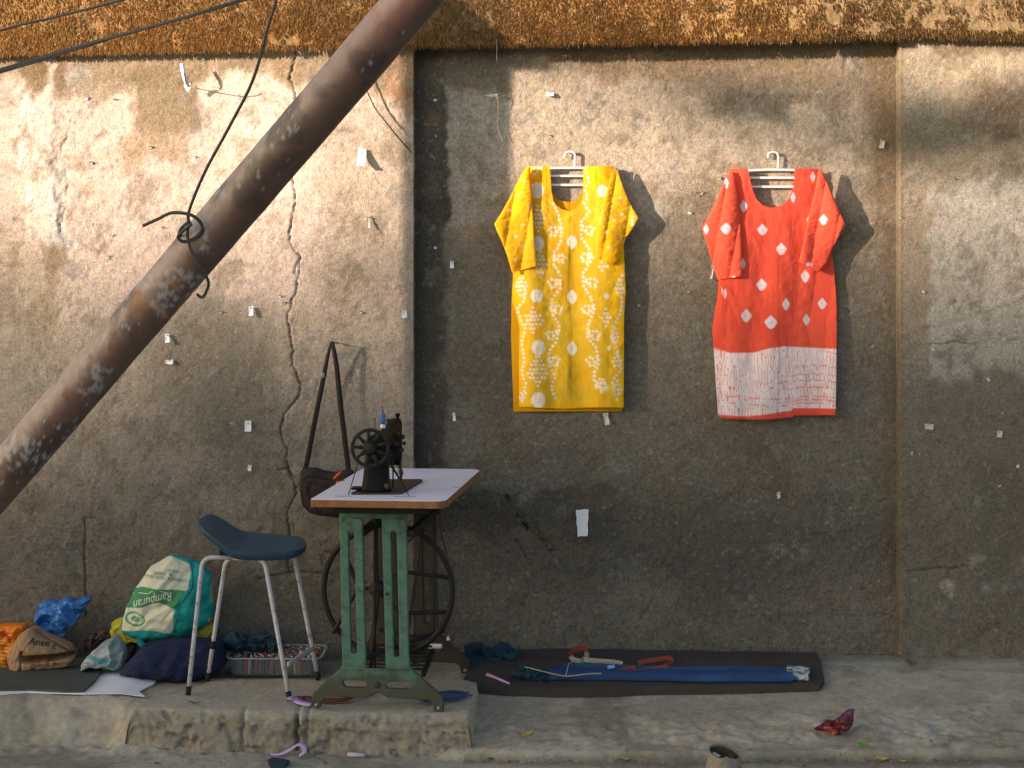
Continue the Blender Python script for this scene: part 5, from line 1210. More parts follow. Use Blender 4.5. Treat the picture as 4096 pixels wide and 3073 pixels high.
o = puff('yellow_bag', [(238, 1358), (243, 1346), (252, 1339), (270, 1331), (300, 1345), (340, 1350), (420, 1350), (458, 1346), (466, 1360), (452, 1378), (430, 1386), (330, 1385), (286, 1384), (263, 1392), (250, 1386), (243, 1374)], 7.17, .06, .05, M['yellow_poly'], None, cr=.012, lam=.05, seed=44, ground=False, ymax=7.28)
tag(o, 'crumpled yellow plastic bag squeezed under the teal shopping bag', 'plastic bag')
o = puff('cloth_bundle', [(260, 1452), (272, 1438), (286, 1420), (298, 1406), (312, 1397), (350, 1388), (390, 1383), (430, 1382), (468, 1384), (480, 1396), (486, 1412), (492, 1432), (480, 1444), (458, 1451), (440, 1460), (416, 1468), (364, 1467), (330, 1464), (299, 1459)], 6.99, .11, .14, M['navy'], None, cr=.010, lam=.12, seed=55, sharp=.5)
tag(o, 'large navy blue cloth bundle lying under the teal shopping bag', 'cloth bundle')
gr = thing('cloth_roll', T(225, 1440, 6.98), 'rolled light grey cloth with a turquoise edge beside the white paper', 'cloth')
def gpaint(u, v, V):
    c = np.repeat(np.array([(.20, .25, .27)]), len(u), 0); c = mixc(c, (.42, .47, .50), rect(u, v, 176, 1400, 236, 1436, 9) * .8); e = ss(8, 3, np.abs((v - 1418) - (u - 190) * .38)) * (u > 182) * (u < 236); return mixc(c, (.03, .30, .32), e * .8)
puff('roll', [(177, 1446), (179, 1430), (188, 1418), (202, 1406), (216, 1394), (232, 1382), (247, 1373), (260, 1382), (268, 1394), (274, 1420), (268, 1438), (252, 1447), (235, 1443), (215, 1440), (196, 1441)], 7.0, .05, .08, M['bag_vc'], gr, cr=.008, lam=.06, seed=66, paint=gpaint)
o = puff('net_bundle', [(178, 1394), (186, 1376), (205, 1366), (230, 1360), (246, 1364), (244, 1380), (222, 1396), (200, 1410), (184, 1408)], 7.2, .03, .04, mat('brown_net', (.11, .06, .05), rough=.6, var=.4, vscale=60), None, cr=.012, lam=.03, seed=77, ymax=7.28)
tag(o, 'tangle of reddish brown netting against the wall foot behind the grey roll', 'netting')
o = puff('cloth_bundle', [(255, 1400), (300, 1375), (420, 1375), (440, 1400), (380, 1430), (300, 1432), (262, 1424)], 7.18, .06, .06, M['rubber'], None, cr=.01, lam=.05, seed=78, ymax=7.28)
tag(o, 'black cloth heap in the gap between the yellow bag and navy bundle', 'cloth')
# brown paper bag, orange bag, blue bag
def bpaint(u, v, V):
    c = np.repeat(np.array([(.30, .185, .105)]), len(u), 0); c = mixc(c, (.37, .24, .145), ss(.45, .65, fbm(V, 14, 411)) * .6); return c
def bfold(V, S):
    u, v = TU(V); fr = (S < 0)
    # the open fold of the bag that runs along its lower half
    cen = np.interp(u, [30, 50, 90, 130, 160], [1423, 1427, 1424, 1420, 1414]); k = ss(10, 2, np.abs(v - cen)) * ss(40, 62, u) * ss(163, 150, u); V[:, 1] += fr * k * .10
    cen = np.interp(u, [60, 90, 160], [1352, 1375, 1414]); k = ss(5, 0, np.abs(v - cen)) * ss(66, 80, u); V[:, 1] += fr * k * .03
    k = ss(6, 0, np.abs(u - 44 - (1440 - v) * .08)) * (v > 1408); V[:, 1] += fr * k * .015
    return V
pb = thing('paper_bag', T(90, 1445, 7.08), 'crumpled brown paper bag lying on its side below the blue plastic', 'paper bag')
pbm = puff('body', [(54, 1360), (70, 1354), (82, 1357), (92, 1366), (110, 1374), (130, 1381), (146, 1388), (156, 1398), (163, 1412), (163, 1423), (154, 1434), (125, 1440), (100, 1443), (70, 1448), (50, 1451), (32, 1449), (24, 1435), (19, 1418), (26, 1400), (36, 1379), (44, 1366)], 7.08, .09, .09, M['brown_paper'], pb, cr=.012, lam=.10, seed=88, paint=bpaint, n=200, rings=50, sharp=.55, fn=bfold, ymax=7.27)
bv = bvh_of(pbm)
V, Fc, fn_ = rot_text('Anee', 22, 62, 1392, .10, .95, .25, .1); decal('lettering', V, Fc, fn_, bv, M['print_black'], pb)
V, Fc, fn_ = rot_text('c', 20, 112, 1400, .30, .9, .2); decal('lettering', V, Fc, fn_, bv, M['print_black'], pb)
def orpaint(u, v, V):
    c = np.repeat(np.array([(.80, .20, .012)]), len(u), 0); c = mixc(c, (.72, .33, .02), ss(1378, 1392, v + (fbm(V, 20, 421) - .5) * 20)); c = mixc(c, (.60, .10, .02), ss(.6, .7, fbm(V * [1, 1, 5], 14, 423)) * (v > 1380) * .7); return c
ob_ = thing('carrier_bag', T(0, 1445, 7.14), 'orange and yellow printed carrier bag at the left edge behind the paper bag', 'plastic bag')
obm = puff('body', [(-90, 1360), (-50, 1350), (0, 1348), (40, 1347), (56, 1346), (61, 1354), (56, 1368), (50, 1390), (46, 1420), (42, 1440), (20, 1446), (-40, 1446), (-90, 1440)], 7.17, .06, .06, M['orange_bag'], ob_, cr=.014, lam=.08, seed=99, paint=orpaint, ymax=7.285)
bv = bvh_of(obm)
V, Fc, fn_ = rot_text('asing', 18, -10, 1370, .12, .95, .3, 0, .010); decal('lettering', V, Fc, fn_, bv, M['print_red'], ob_)
for k in range(6):
    V, Fc, fn_ = rot_text('bazar house', 6, -6, 1395 + k * 8, .12, .8, .05); decal('lettering', V, Fc, fn_, bv, M['print_red'], ob_)
def blue_fn(V, S):
    u, v = TU(V); k = ell(u, v, 96, 1343, 13, 13, .4) * (S < 0); V[:, 1] += k * .025; return V
o = puff('plastic_sheet', [(82, 1320), (75, 1330), (76, 1342), (80, 1352), (88, 1360), (97, 1367), (112, 1375), (128, 1382), (140, 1382), (146, 1372), (144, 1362), (148, 1354), (156, 1349), (164, 1351), (166, 1342), (178, 1322), (192, 1303), (200, 1291), (190, 1288), (176, 1292), (164, 1297), (156, 1290), (148, 1288), (138, 1292), (130, 1299), (115, 1296), (100, 1297), (88, 1302), (83, 1310)], 7.2, .045, .035, M['blue_poly'], None, cr=.013, lam=.075, seed=111, n=260, rings=60, sharp=.6, ground=False, fn=blue_fn, ymax=7.285, wob=.002, smooth=False)
tag(o, 'crumpled bright blue plastic sheet leaning on the wall above the paper bag', 'plastic sheet')
# sheets on the ground
def flat(name, pts, th, mt, label, cat, dz=.0, wav=.002, bev=.0, group=None, seed=1, n=26):
    Pc = [G(u, v, dz) for u, v in pts]; bm = bmesh.new(); fvs = []
    Lp = []; m = len(Pc)
    for i in range(m):
        a, b2 = Pc[i], Pc[(i + 1) % m]; k = max(1, int((b2 - a).length / .012))
        for q in range(k): Lp.append(a.lerp(b2, q / k))
    cx = sum((p.x for p in Lp)) / len(Lp); cy = sum((p.y for p in Lp)) / len(Lp); V = []; nn = len(Lp)
    for r in range(n + 1):
        for p in Lp: V.append((cx + (p.x - cx) * r / n, cy + (p.y - cy) * r / n, 0))
    V = np.array(V); zg = H(V[:, 0], V[:, 1]) if not name.startswith('_') else 0
    q = V.copy(); q[:, 2] = 0; w = (fbm(q, 9, seed) - .3) * wav + (fbm(q, 30, seed + 2) - .3) * wav * .5
    r_ = np.repeat(np.arange(n + 1) / n, nn)
    top = V.copy(); top[:, 2] = zg + .004 + dz + th + w; bot = V.copy(); bot[:, 2] = zg + .002 + dz
    if bev: top[:, 2] -= bev * ss(.93, 1.0, r_)
    fT = gridF(nn, n + 1, True); off = len(V); fB = fT[:, ::-1] + off; i = np.arange(nn) + n * nn; j = (np.arange(nn) + 1) % nn + n * nn
    return tag(MESH(name, np.concatenate([top, bot]), np.concatenate([fT, fB, np.stack([i, i + off, j + off, j], 1)]), mt, None, smooth=not bev and wav > .01), label, cat, group)
flat('paper_sheet', [(-30, 1470), (200, 1452), (224, 1450), (290, 1456), (346, 1466), (330, 1482), (300, 1496), (312, 1507), (180, 1502), (60, 1499), (0, 1503), (-60, 1504)], .001, M['paper'], 'large white paper sheet spread on the pavement left of the slab', 'paper', dz=.001, wav=.004, seed=21)
flat('floor_sheet', [(-80, 1452), (0, 1448), (222, 1443), (222, 1452), (205, 1476), (182, 1496), (140, 1497), (60, 1493), (0, 1494), (-80, 1496)], .003, M['mat_grey'], 'dark grey plastic sheet lying over the white paper at left', 'sheet', dz=.007, wav=.006, seed=25)
flat('black_mat', [(1030, 1428), (1040, 1418), (1206, 1414), (1440, 1418), (1765, 1423), (1776, 1455), (1781, 1480), (1769, 1494), (1600, 1499), (1441, 1502), (1320, 1507), (1206, 1507), (1080, 1503), (999, 1494), (1001, 1482), (1014, 1455)], .022, M['mat_dark'], 'folded blackish brown mat spread at the wall foot', 'mat', dz=.002, wav=.008, bev=.005, seed=31)
# folded jeans
jn = thing('folded_jeans', G(1430, 1460), 'long folded blue denim trousers laid along the dark mat', 'jeans')
nx_, nc_ = 220, 44; V = []; 
xl_, xr_ = G(1130, 1450).x, G(1712, 1458).x
for i in range(nx_ + 1):
    t = i / nx_; u = 1125 + (1712 - 1125) * t
    vf = np.interp(u, [1125, 1145, 1200, 1363, 1560, 1712], [1470, 1472, 1474, 1477, 1480, 1479]); vb = np.interp(u, [1125, 1150, 1205, 1222, 1300, 1402, 1500, 1712], [1446, 1446, 1440, 1430, 1430, 1436, 1437, 1439])
    a, b2 = G(u, vf, .026), G(u, vb, .05)
    for k in range(nc_):
        q = k / nc_ * 2 * math.pi; cc_ = math.copysign(abs(math.cos(q)) ** .5, math.cos(q)); s_ = math.copysign(abs(math.sin(q)) ** .6, math.sin(q))
        p = a.lerp(b2, .5 + .5 * cc_); hgt = .016 * (1 - .3 * (cc_ > 0)); V.append((p.x, p.y, float(H(p.x, p.y)) + .028 + hgt + s_ * hgt))
V = np.array(V); V[:, 2] += (fbm(V * [.35, 2, 1], 26, 501) - .5) * .008; V[:, 1] += (fbm(V * [.5, 0, 1], 20, 503) - .5) * .010
u, v = TU(V); c = np.repeat(np.array([(.020, .055, .15)]), len(V), 0); c = mixc(c, (.02, .10, .17), ss(1446, 1440, v) * (u > 1230) * .8); c = mixc(c, (.018, .05, .09), ss(1230, 1150, u) * .7); c = mixc(c, (.03, .09, .24), ss(.5, .7, fbm(V * [.3, 1, 1], 20, 505)) * .6)
f = gridF(nc_, nx_ + 1, True); caps = []
MESH('leg_fold', V, f, M['jeans'], jn, cols=c)
V = []; 
for i in range(21):
    t = i / 20; u = 1700 + 44 * t; vf = 1478 + t * 1; vb = 1442 + 5 * t; a, b2 = G(u, vf, .02), G(u, vb, .035)
    for k in range(nc_):
        q = k / nc_ * 2 * math.pi; cc_ = math.copysign(abs(math.cos(q)) ** .5, math.cos(q)); s_ = math.copysign(abs(math.sin(q)) ** .6, math.sin(q)); p = a.lerp(b2, .5 + .5 * cc_ * (.98 + .04 * RSD.rand() * (t > .9))); V.append((p.x + (RSD.rand() * .012 if t > .98 else 0), p.y, float(H(p.x, p.y)) + .04 + s_ * .011))
V = np.array(V); c = np.repeat(np.array([(.05, .12, .18)]), len(V), 0); c = mixc(c, (.48, .52, .48), ss(.42, .55, fbm(V, 60, 507)))
q = MESH('frayed_hem', V, gridF(nc_, 21, True), M['jeans'], jn, cols=c); q['label'] = 'pale frayed end of the jeans'
def lump(name, out, y, parent, mt_, seed, D=.03, **k):
    k.setdefault('rings', 44); return puff(name, out, y, D, D, mt_, parent, cr=.017, lam=.045, seed=seed, wob=.010, sharp=.5, **k)
lump('waist_end', [(1107, 1456), (1112, 1446), (1128, 1434), (1140, 1438), (1152, 1444), (1200, 1452), (1196, 1466), (1160, 1472), (1140, 1471), (1116, 1462)], 6.92, jn, M['denim_dark'], 121)
MB().tube(catmull(wl([(1134, 1441, 6.9), (1155, 1446, 6.88), (1178, 1452, 6.87), (1210, 1459, 6.86), (1226, 1461, 6.85), (1270, 1456, 6.86), (1300, 1455, 6.86)], 4), 1), .0022, 5).build('pale_seam', M['string'], jn)
MB().tube(wl([(1222, 1460, 6.86), (1226, 1446, 6.9), (1230, 1433, 7.0), (1245, 1428, 7.05)], 4), .002, 5).build('pale_seam', M['string'], jn)
o = lump('cloth_heap', [(994, 1424), (1006, 1404), (1016, 1392), (1030, 1387), (1046, 1396), (1060, 1402), (1080, 1396), (1104, 1402), (1118, 1412), (1116, 1424), (1098, 1430), (1070, 1432), (1040, 1430), (1008, 1434)], 7.17, None, M['denim_dark'], 131, D=.05, ymax=7.34, n=180)
o.data.materials[0] = M['denim_dark']; tag(o, 'dark teal trouser cloth heaped between the table foot and black mat', 'cloth')
o = lump('cloth_heap', [(484, 1396), (488, 1376), (500, 1366), (520, 1372), (534, 1378), (560, 1372), (588, 1372), (606, 1380), (612, 1392), (598, 1402), (570, 1400), (545, 1406), (515, 1404)], 7.09, None, M['denim_dark'], 141, D=.045, ymax=7.28, ground=False, n=180)
tag(o, 'dark teal denim cloth thrown over the back of the plastic box', 'cloth')
ds = thing('denim_scraps', G(960, 1505, top=True), 'thin blue denim strips lying on the slab beside the right table foot', 'cloth scraps')
dm = mat('scrap_denim', (.03, .075, .15), rough=.9, weave=.8, var=.4, vscale=60)
for k, L in enumerate(([(900, 1508), (940, 1500), (985, 1496), (1012, 1497)], [(905, 1512), (945, 1506), (990, 1501), (1020, 1502)], [(912, 1514), (950, 1511), (985, 1508), (1008, 1506)], [(920, 1502), (950, 1496), (975, 1493), (995, 1494)], [(915, 1517), (940, 1516), (970, 1513), (992, 1511)])):
    P = catmull([Vector(G(u, v, .008 + .008 * math.sin(k + q * 1.7) ** 2, top=True)) for q, (u, v) in enumerate(L)], 5); ribbon(P, .012 + .002 * (k % 3), .002, up=Vector((0, -.4 + .2 * (k % 2), 1))).build('strip', dm, ds)
wpz = T(945, 1396, 6.98); o = MB().box((wpz[0] - .035, wpz[1] - .012, wpz[2] - .009), (wpz[0] + .018, wpz[1] + .012, wpz[2] + .009), .008).build('plastic_piece', M['white_plastic'], None); tag(o, 'small rounded white plastic piece behind the flywheel near the rear frame', 'plastic piece')
wpz = T(968, 1380, 7.0); o = MB().lathe([(.006, 0), (.007, .006), (.003, .013), (.001, .018)], Matrix.Translation((wpz[0], wpz[1], wpz[2] - .006)), 10).build('bottle_nozzle', M['white_plastic'], None); tag(o, 'tiny white pointed nozzle on top of the rear frame foot', 'nozzle')
# tape measure
tp = thing('tape_measure', G(1250, 1425), 'red and white cloth tape measure curled over the folded jeans', 'tape measure')
def tape(P, w, col, name='strip', ups=None):
    P3 = wl(P, 5); b = ribbon(P3, w, .0012, up=ups or Vector((0, -.5, .85)));
    V = np.array([tuple(v) for v in b.v]); return MESH(name, V, b.f, M['red_tape'], tp, cols=np.repeat(np.array([col]), len(V), 0), smooth=False)
RED = (.24, .04, .028); WH = (.30, .27, .22)
tape([(1232, 1417, 7.10), (1234, 1409, 7.13), (1246, 1402, 7.16), (1262, 1401, 7.17), (1268, 1412, 7.15)], .02, RED, ups=Vector((.3, -1, .1)))
tape([(1232, 1418, 7.10), (1240, 1425, 7.08), (1255, 1428, 7.07), (1266, 1420, 7.10), (1268, 1410, 7.13)], .018, WH, ups=Vector((.2, -1, .3)))
wt = tape([(1262, 1425, 7.05), (1290, 1428, 7.04), (1320, 1430, 7.03), (1345, 1434, 7.02)], .018, WH, ups=Vector((0, -1, .3)))
tape([(1378, 1432, 7.04), (1400, 1428, 7.06), (1425, 1424, 7.08), (1446, 1422, 7.09), (1450, 1430, 7.07), (1440, 1436, 7.03), (1432, 1442, 6.99)], .018, RED, ups=Vector((.1, -1, .3)))
tape([(1442, 1440, 6.98), (1415, 1446, 6.97), (1385, 1452, 6.95), (1362, 1457, 6.94)], .020, RED, ups=Vector((.0, -1, .3)))
tape([(1372, 1452, 6.945), (1366, 1442, 6.96), (1350, 1447, 6.95), (1320, 1453, 6.94), (1290, 1457, 6.93)], .016, (.22, .03, .03), ups=Vector((0, -1, .35)))
for k in range(7):
    V, Fc = text_mesh(str(61 + k), .010); p = T(1275 + k * 9.5, 1431 + k * .6, 7.02); MESH('printed_number', [(p[0] + a * .8, p[1], p[2] + b_ * .9) for a, b_, _ in V], Fc, M['print_black'], tp, smooth=False)
o = MB().tube([G(1052, 1457, .034), G(1070, 1464, .034), G(1100, 1477, .034)], [.0065, .0052, .004], 10).build('marker_pen', M['pen'], None); tag(o, 'slim lilac pink marker lying on the left end of the black mat', 'pen')
o = flat('paper_chip', [(1312, 1441), (1327, 1439), (1328, 1444), (1313, 1447)], .001, mat('pale_blue', (.25, .45, .75)), 'tiny pale blue chip lying on the folded jeans', 'scrap', dz=.066, wav=0)

# ------------------------------------------------------------------ SCRAPS, PIPE, LEAVES
def strip(name, P, w, mt_, label, cat, up=(0, -.3, 1), group=None):
    o = ribbon(catmull([Vector(G(u, v, dz)) for u, v, dz in P], 5), w, .0015, up=Vector(up)).build(name, mt_, None); return tag(o, label, cat, group)
o = ribbon(wl([(586, 1628, 6.39), (605, 1629, 6.38), (628, 1618, 6.38), (645, 1608, 6.37), (656, 1612, 6.36), (657, 1624, 6.35), (646, 1633, 6.35)]), [.022 - .0004 * abs(i - 18) for i in range(37)], .0006, up=Vector((0, -.35, 1))).build('ribbon_scrap', M['lilac'], None); tag(o, 'looped lilac cloth ribbon lying on the road below the slab', 'ribbon')
def onslab(P): return [Vector(G(u, v, dz, top=True)) for u, v, dz in P]
o = ribbon(catmull(onslab([(624, 1512, .02), (632, 1508, .022), (645, 1516, .012), (660, 1520, .010), (672, 1522, .009)]), 5), .024, .002, up=Vector((0, -.4, 1))).build('ribbon_scrap', M['lilac'], None); tag(o, 'lilac cloth scrap on the slab beside the front right stool foot', 'ribbon')
o = ribbon(catmull(onslab([(640, 1506, .010), (648, 1509, .014), (660, 1508, .014), (690, 1512, .012), (740, 1512, .012), (770, 1502, .014), (800, 1494, .012)]), 5), .022, .004, up=Vector((0, -.4, 1))).build('cloth_scrap', M['red_cloth'], None); tag(o, 'dull red twisted cloth strip on the slab under the green frame', 'cloth scrap')
o = MB().tube([T(751, 1630, 6.37), T(788, 1632, 6.36)], .0075, 10).build('tube_cap', mat('pale_lilac_plastic', (.55, .42, .56), rough=.5), None); tag(o, 'short pale lilac tube lying on the road under the table', 'tube')
o = flat('cloth_scrap', [(578, 1650), (590, 1644), (610, 1647), (626, 1651), (615, 1660), (585, 1661)], .006, M['denim_dark'], 'small dark teal cloth scrap at the bottom edge of the road', 'cloth scrap', wav=.01, seed=51, dz=.004)
# maroon foil packet
def fpaint(u, v, V):
    c = np.repeat(np.array([(.15, .022, .03)]), len(u), 0); c = mixc(c, (.45, .09, .08), ell(u, v, 1797, 1578, 14, 7) * .8); return mixc(c, (.14, .05, .10), ss(1558, 1545, v))
o = puff('foil_packet', [(1759, 1572), (1774, 1566), (1788, 1557), (1804, 1562), (1813, 1550), (1825, 1540), (1844, 1530), (1843, 1550), (1841, 1566), (1832, 1576), (1815, 1584), (1802, 1588), (1788, 1582), (1772, 1577)], 6.49, .025, .03, M['foil'], None, cr=.008, lam=.035, seed=151, paint=fpaint, n=160, smooth=False)
tag(o, 'crumpled maroon foil packet lying on the pavement at right', 'packet')
MB().box((0, 0, 0), (.001, .001, .001))
# cement pipe stub
pc = Vector(T(1562, 1640, 6.12)); zg = -.14
nr_, na2 = 26, 64; V = []; 
for i in range(nr_):
    t = i / (nr_ - 1)
    for k in range(na2):
        a = 2 * math.pi * k / na2; r = .054 + .032 * (1 - t) ** 2.2 * (1 + .25 * math.cos(a + 2.6)) ; V.append((pc.x + r * math.cos(a) + .004, pc.y + r * math.sin(a), zg - .03 + t * (.115 + .012 * math.cos(a - 2.2))))
for i in range(8):
    t = i / 7
    for k in range(na2):
        a = 2 * math.pi * k / na2; r = .049; V.append((pc.x + r * math.cos(a) + .004, pc.y + r * math.sin(a), zg - .03 + (.115 + .012 * math.cos(a - 2.2)) - .0 - t * .06))
V = np.array(V); V += (np.stack([fbm(V, 30, 601), fbm(V, 30, 602), fbm(V, 30, 603)], 1) - .5) * .016
c = np.repeat(np.array([(.23, .20, .16)]), len(V), 0); c[nr_ * na2 + na2:] = (.05, .04, .03); c = mixc(c, (.12, .10, .08), ss(.5, .7, fbm(V, 20, 605)) * .6)
pp_ = thing('pipe_stub', (pc.x, pc.y, zg), 'broken cement pipe stub full of dry leaves at the bottom edge', 'pipe')
MESH('wall', V, gridF(na2, nr_ + 8, True), M['clay'], pp_, cols=c)
MB().lathe([(.046, 0), (.0465, .004)], Matrix.Translation((pc.x + .004, pc.y, zg + .038)), 20).build('fill', M['leaf_brown'], pp_)
def leaf(loc, L, w, mt_, rz, label, tilt=(.2, .1), curl=.2, group='fallen leaves on the pavement and road'):
    n = 8; V = []; 
    for i in range(n + 1):
        t = i / n; ww = w * math.sin(math.pi * t ** .8) * .5 + .0004; zc_ = curl * L * (t - .5) ** 2 + math.sin(t * 9) * .04 * L
        V += [(L * (t - .5), -ww, zc_ + ww * .35), (L * (t - .5), 0, zc_), (L * (t - .5), ww, zc_ + ww * .35)]
    Fc = [(i * 3 + k, i * 3 + 3 + k, i * 3 + 4 + k, i * 3 + 1 + k) for i in range(n) for k in range(2)]
    o = MESH('fallen_leaf', V, Fc, mt_, None, smooth=True, origin=(0, 0, 0)); o.location = loc; o.rotation_euler = (tilt[0], tilt[1], rz); return tag(o, label, 'leaf', group)
for (u, v, L, w, m_, rz, lab, tl) in (
    (1866, 1611, .055, .014, 'leaf_green', -.7, 'fresh green leaf on the pavement right of the pipe stub', (.5, .15)),
    (1140, 1585, .05, .014, 'leaf_yellow', .5, 'yellow green curled leaf on the pavement below the black mat', (.6, -.2)),
    (2092, 1551, .03, .02, 'leaf_yellow', 1.2, 'curled yellow and dark leaf upright on the pavement at far right', (1.0, .5)),
    (2012, 1601, .02, .012, 'leaf_orange', .9, 'small orange leaf below the curled leaf at right', (.8, .2)),
    (1990, 1595, .018, .009, 'leaf_orange', .1, 'tiny orange leaf left of the small orange one at right', (.2, 0)),
    (2135, 1528, .02, .01, 'leaf_orange', .2, 'small orange leaf at the far right beside a green one', (.2, 0)),
    (2125, 1538, .018, .010, 'leaf_yellow', 0, 'small green yellow leaf below the orange leaf at far right', (.2, 0)),
    (2152, 1598, .022, .014, 'leaf_yellow', .5, 'pale yellow leaf near the right edge of the pavement', (.4, 0)),
    (1968, 1432, .05, .03, 'leaf_brown', .1, 'dry brown curled leaf at the foot of the wall corner', (.5, .1)),
    (1906, 1434, .018, .012, 'leaf_yellow', .1, 'little yellow leaf left of the brown leaf by the wall', (.2, 0)),
    (1915, 1470, .022, .008, 'leaf_orange', .1, 'flat orange leaf on the pavement right of the mat', (.1, 0)),
    (1905, 1640, .05, .02, 'leaf_yellow', -.1, 'long yellowish leaf in the road edge right of the pipe', (.3, 0)),
    (1950, 1645, .03, .014, 'leaf_yellow', -.3, 'yellow leaf beside the long yellowish one on the road edge', (.2, 0)),
    (2090, 1650, .03, .014, 'leaf_orange', .3, 'orange leaf on the road edge below the curled leaf', (.2, 0)),
    (1350, 1640, .032, .014, 'leaf_yellow', .2, 'greenish leaf at the road edge left of the pipe stub', (.3, .1)),
    (1245, 1645, .02, .010, 'leaf_yellow', -.3, 'small yellow leaf on the road edge in mid frame', (.3, .1)),
    (704, 1649, .026, .012, 'leaf_brown', -.6, 'dark brown curled leaf on the road below the slab', (.7, .1)),
    (692, 1640, .022, .010, 'leaf_orange', .3, 'small tan leaf just above the dark curled leaf on the road', (.3, .1)),
    (341, 1650, .03, .012, 'leaf_brown', .1, 'grey brown leaf on the road at lower left', (.2, .1)),
    (580, 1611 + 34, .03, .010, 'leaf_orange', .1, 'tan leaf on the road left of the lilac ribbon', (.2, .1)),
    (1508, 1538, .022, .010, 'leaf_yellow', .2, 'faint yellow leaf on the pavement in front of the mat', (.2, .1)),
    (1332, 1531, .026, .008, 'leaf_brown', .1, 'slim dark leaf on the pavement in front of the mat', (.2, .1)),
    (1060, 1640, .03, .012, 'leaf_brown', .6, 'dark red brown leaf by the slab corner on the road', (.5, .1)),
    (1090, 1645, .03, .012, 'leaf_yellow', .1, 'olive leaf by the slab corner on the road edge', (.2, .1)),
    (1895, 1447 + 30, .01, .01, 'leaf_brown', .1, 'dark speck of leaf on the pavement right of the mat', (.2, .1))):
    p = G(u, v, .006); leaf(p, L, w, M[m_], rz, lab, tl)
for k, (dx, dy, m_, rz) in enumerate(((-.012, -.01, 'leaf_orange', .8), (.018, -.006, 'leaf_yellow', .3), (.0, .01, 'leaf_brown', 2.0), (.026, .008, 'leaf_yellow', 1.2), (-.02, .012, 'paper_dull', .4))):
    leaf((pc.x + dx, pc.y + dy, zg + .058 + k * .003), .036, .018, M[m_], rz, ['tan leaf leaning in the mouth of the pipe stub', 'bright yellow leaf inside the pipe stub', 'brown leaf at the back of the pipe stub', 'pale yellow leaf at the right rim inside the pipe', 'dull grey leaf standing in the pipe mouth'][k], (.5, .4), group='leaves inside the pipe stub')
for (u, v) in ((279 + 60, 1560 - 20), (300, 1475)): pass
o = leaf(G(640, 1640, .0), .001, .001, M['leaf_brown'], 0, 'x'); bpy.data.objects.remove(o)
leaf(Vector(G(336, 1463, .012)), .022, .01, M['leaf_orange'], .2, 'small orange leaf on the right end of the white paper')
o = leaf(Vector((G(420, 1522, 0, top=True))) + Vector((0, 0, .006)), .06, .010, M['leaf_brown'], .05, 'thin tan leaf on the slab in front of the stool')
rs = np.random.RandomState(17); b = MB()
for k in range(1500):
    u = rs.uniform(-60, 2280); v = rs.uniform(1432, 1658) if rs.rand() < .6 else rs.normal(1636, 9)
    if 240 < u < 1040 and v < 1616: continue
    if 990 < u < 1790 and v < 1510: continue
    if u < 350 and v < 1508: continue
    p = G(u, min(v, 1662)); r = rs.uniform(.0012, .0045) * (1.5 if rs.rand() < .06 else 1); d = Vector((rs.uniform(-1, 1), rs.uniform(-1, 1), 0)).normalized() * r; e = Vector((-d.y, d.x, 0)) * rs.uniform(.4, 1)
    b.add([p - d, p + e, p + d, p - e, p + Vector((0, 0, r * .9))], [(0, 1, 4), (1, 2, 4), (2, 3, 4), (3, 0, 4)])
o = b.build('grit', mat('grit', (.26, .225, .18), rough=.95, var=.6, vscale=60), None, smooth=False); tag(o, 'loose grit and pebbles scattered over the pavement', kind='stuff'); 

b = MB(); mts = [M['leaf_brown'], M['leaf_yellow'], M['leaf_orange']]
for k in range(420):
    u = rs.uniform(1000, 2260) if k % 3 else rs.uniform(-40, 2260); v = rs.normal(1642, 4) if k % 3 else rs.uniform(1618, 1656)
    p = G(u, min(v, 1660), .003); r = rs.uniform(.003, .010); a_ = rs.rand() * 6.28; d = Vector((math.cos(a_), math.sin(a_), rs.uniform(-.2, .4))) * r; e = Vector((-math.sin(a_), math.cos(a_), rs.uniform(-.2, .5))) * r * rs.uniform(.1, .5)
    b.add([p - d, p + e, p + d, p - e], [(0, 1, 2), (0, 2, 3)])
o = b.build('leaf_litter', mat('leaf_litter', (.13, .085, .04), rough=.9, var=.6, vscale=40), None, smooth=False); tag(o, 'dry leaf crumbs and fibres gathered along the road edge', kind='stuff')
# ------------------------------------------------------------------ SCRAPS OF PAPER NAILED TO THE WALL
def scrap(u, v, w, h, label, curl=.006, rot=0.0, mt_='paper', lift=.010, group='paper scraps nailed to the wall', nail=True):
    y = (YM if 893 < u < 1943 else YL) - lift; t = thing('paper_scrap', T(u, v, y), label, 'paper scrap', group); V = []; n = 6; m = 3
    rs_ = random.Random(int(u * 7 + v)); k1 = rs_.uniform(-1, 1)
    for i in range(n + 1):
        s = i / n
        for j in range(m + 1):
            a = (j / m - .5) * w * (1 - .25 * k1 * s) + rs_.uniform(-1, 1) * min(.10 * w, .9) * (j in (0, m)); b_ = (s - .5) * h + rs_.uniform(-1, 1) * min(.12 * h, 1.1) * (i in (0, n)); x_ = a * math.cos(rot) - b_ * math.sin(rot); z_ = a * math.sin(rot) + b_ * math.cos(rot)
            p = T(u + x_, v + z_, y - curl * (s ** 2) * (1.6 if h > 12 else .6) - .002 * math.sin(j * 2 + s * 4)); V.append(p)
    o = MESH('paper', V, gridF(m + 1, n + 1), M[mt_], t)
    if nail: MB().tube([T(u, v - h * .3, y + lift + .01), T(u, v - h * .3, y - .008)], [.0012, .0018], 6).build('nail', M['brown_iron'], t)
    return t
scrap(1258, 1130, 27, 58, 'largest white paper rectangle nailed low between the two kurtas', .004)
scrap(781, 340, 16, 38, 'curled white tag with a dark mark nailed right of the leaning pole', .02, .1)
scrap(542, 672, 10, 20, 'small white paper left of the wall crack below the pole', .006)
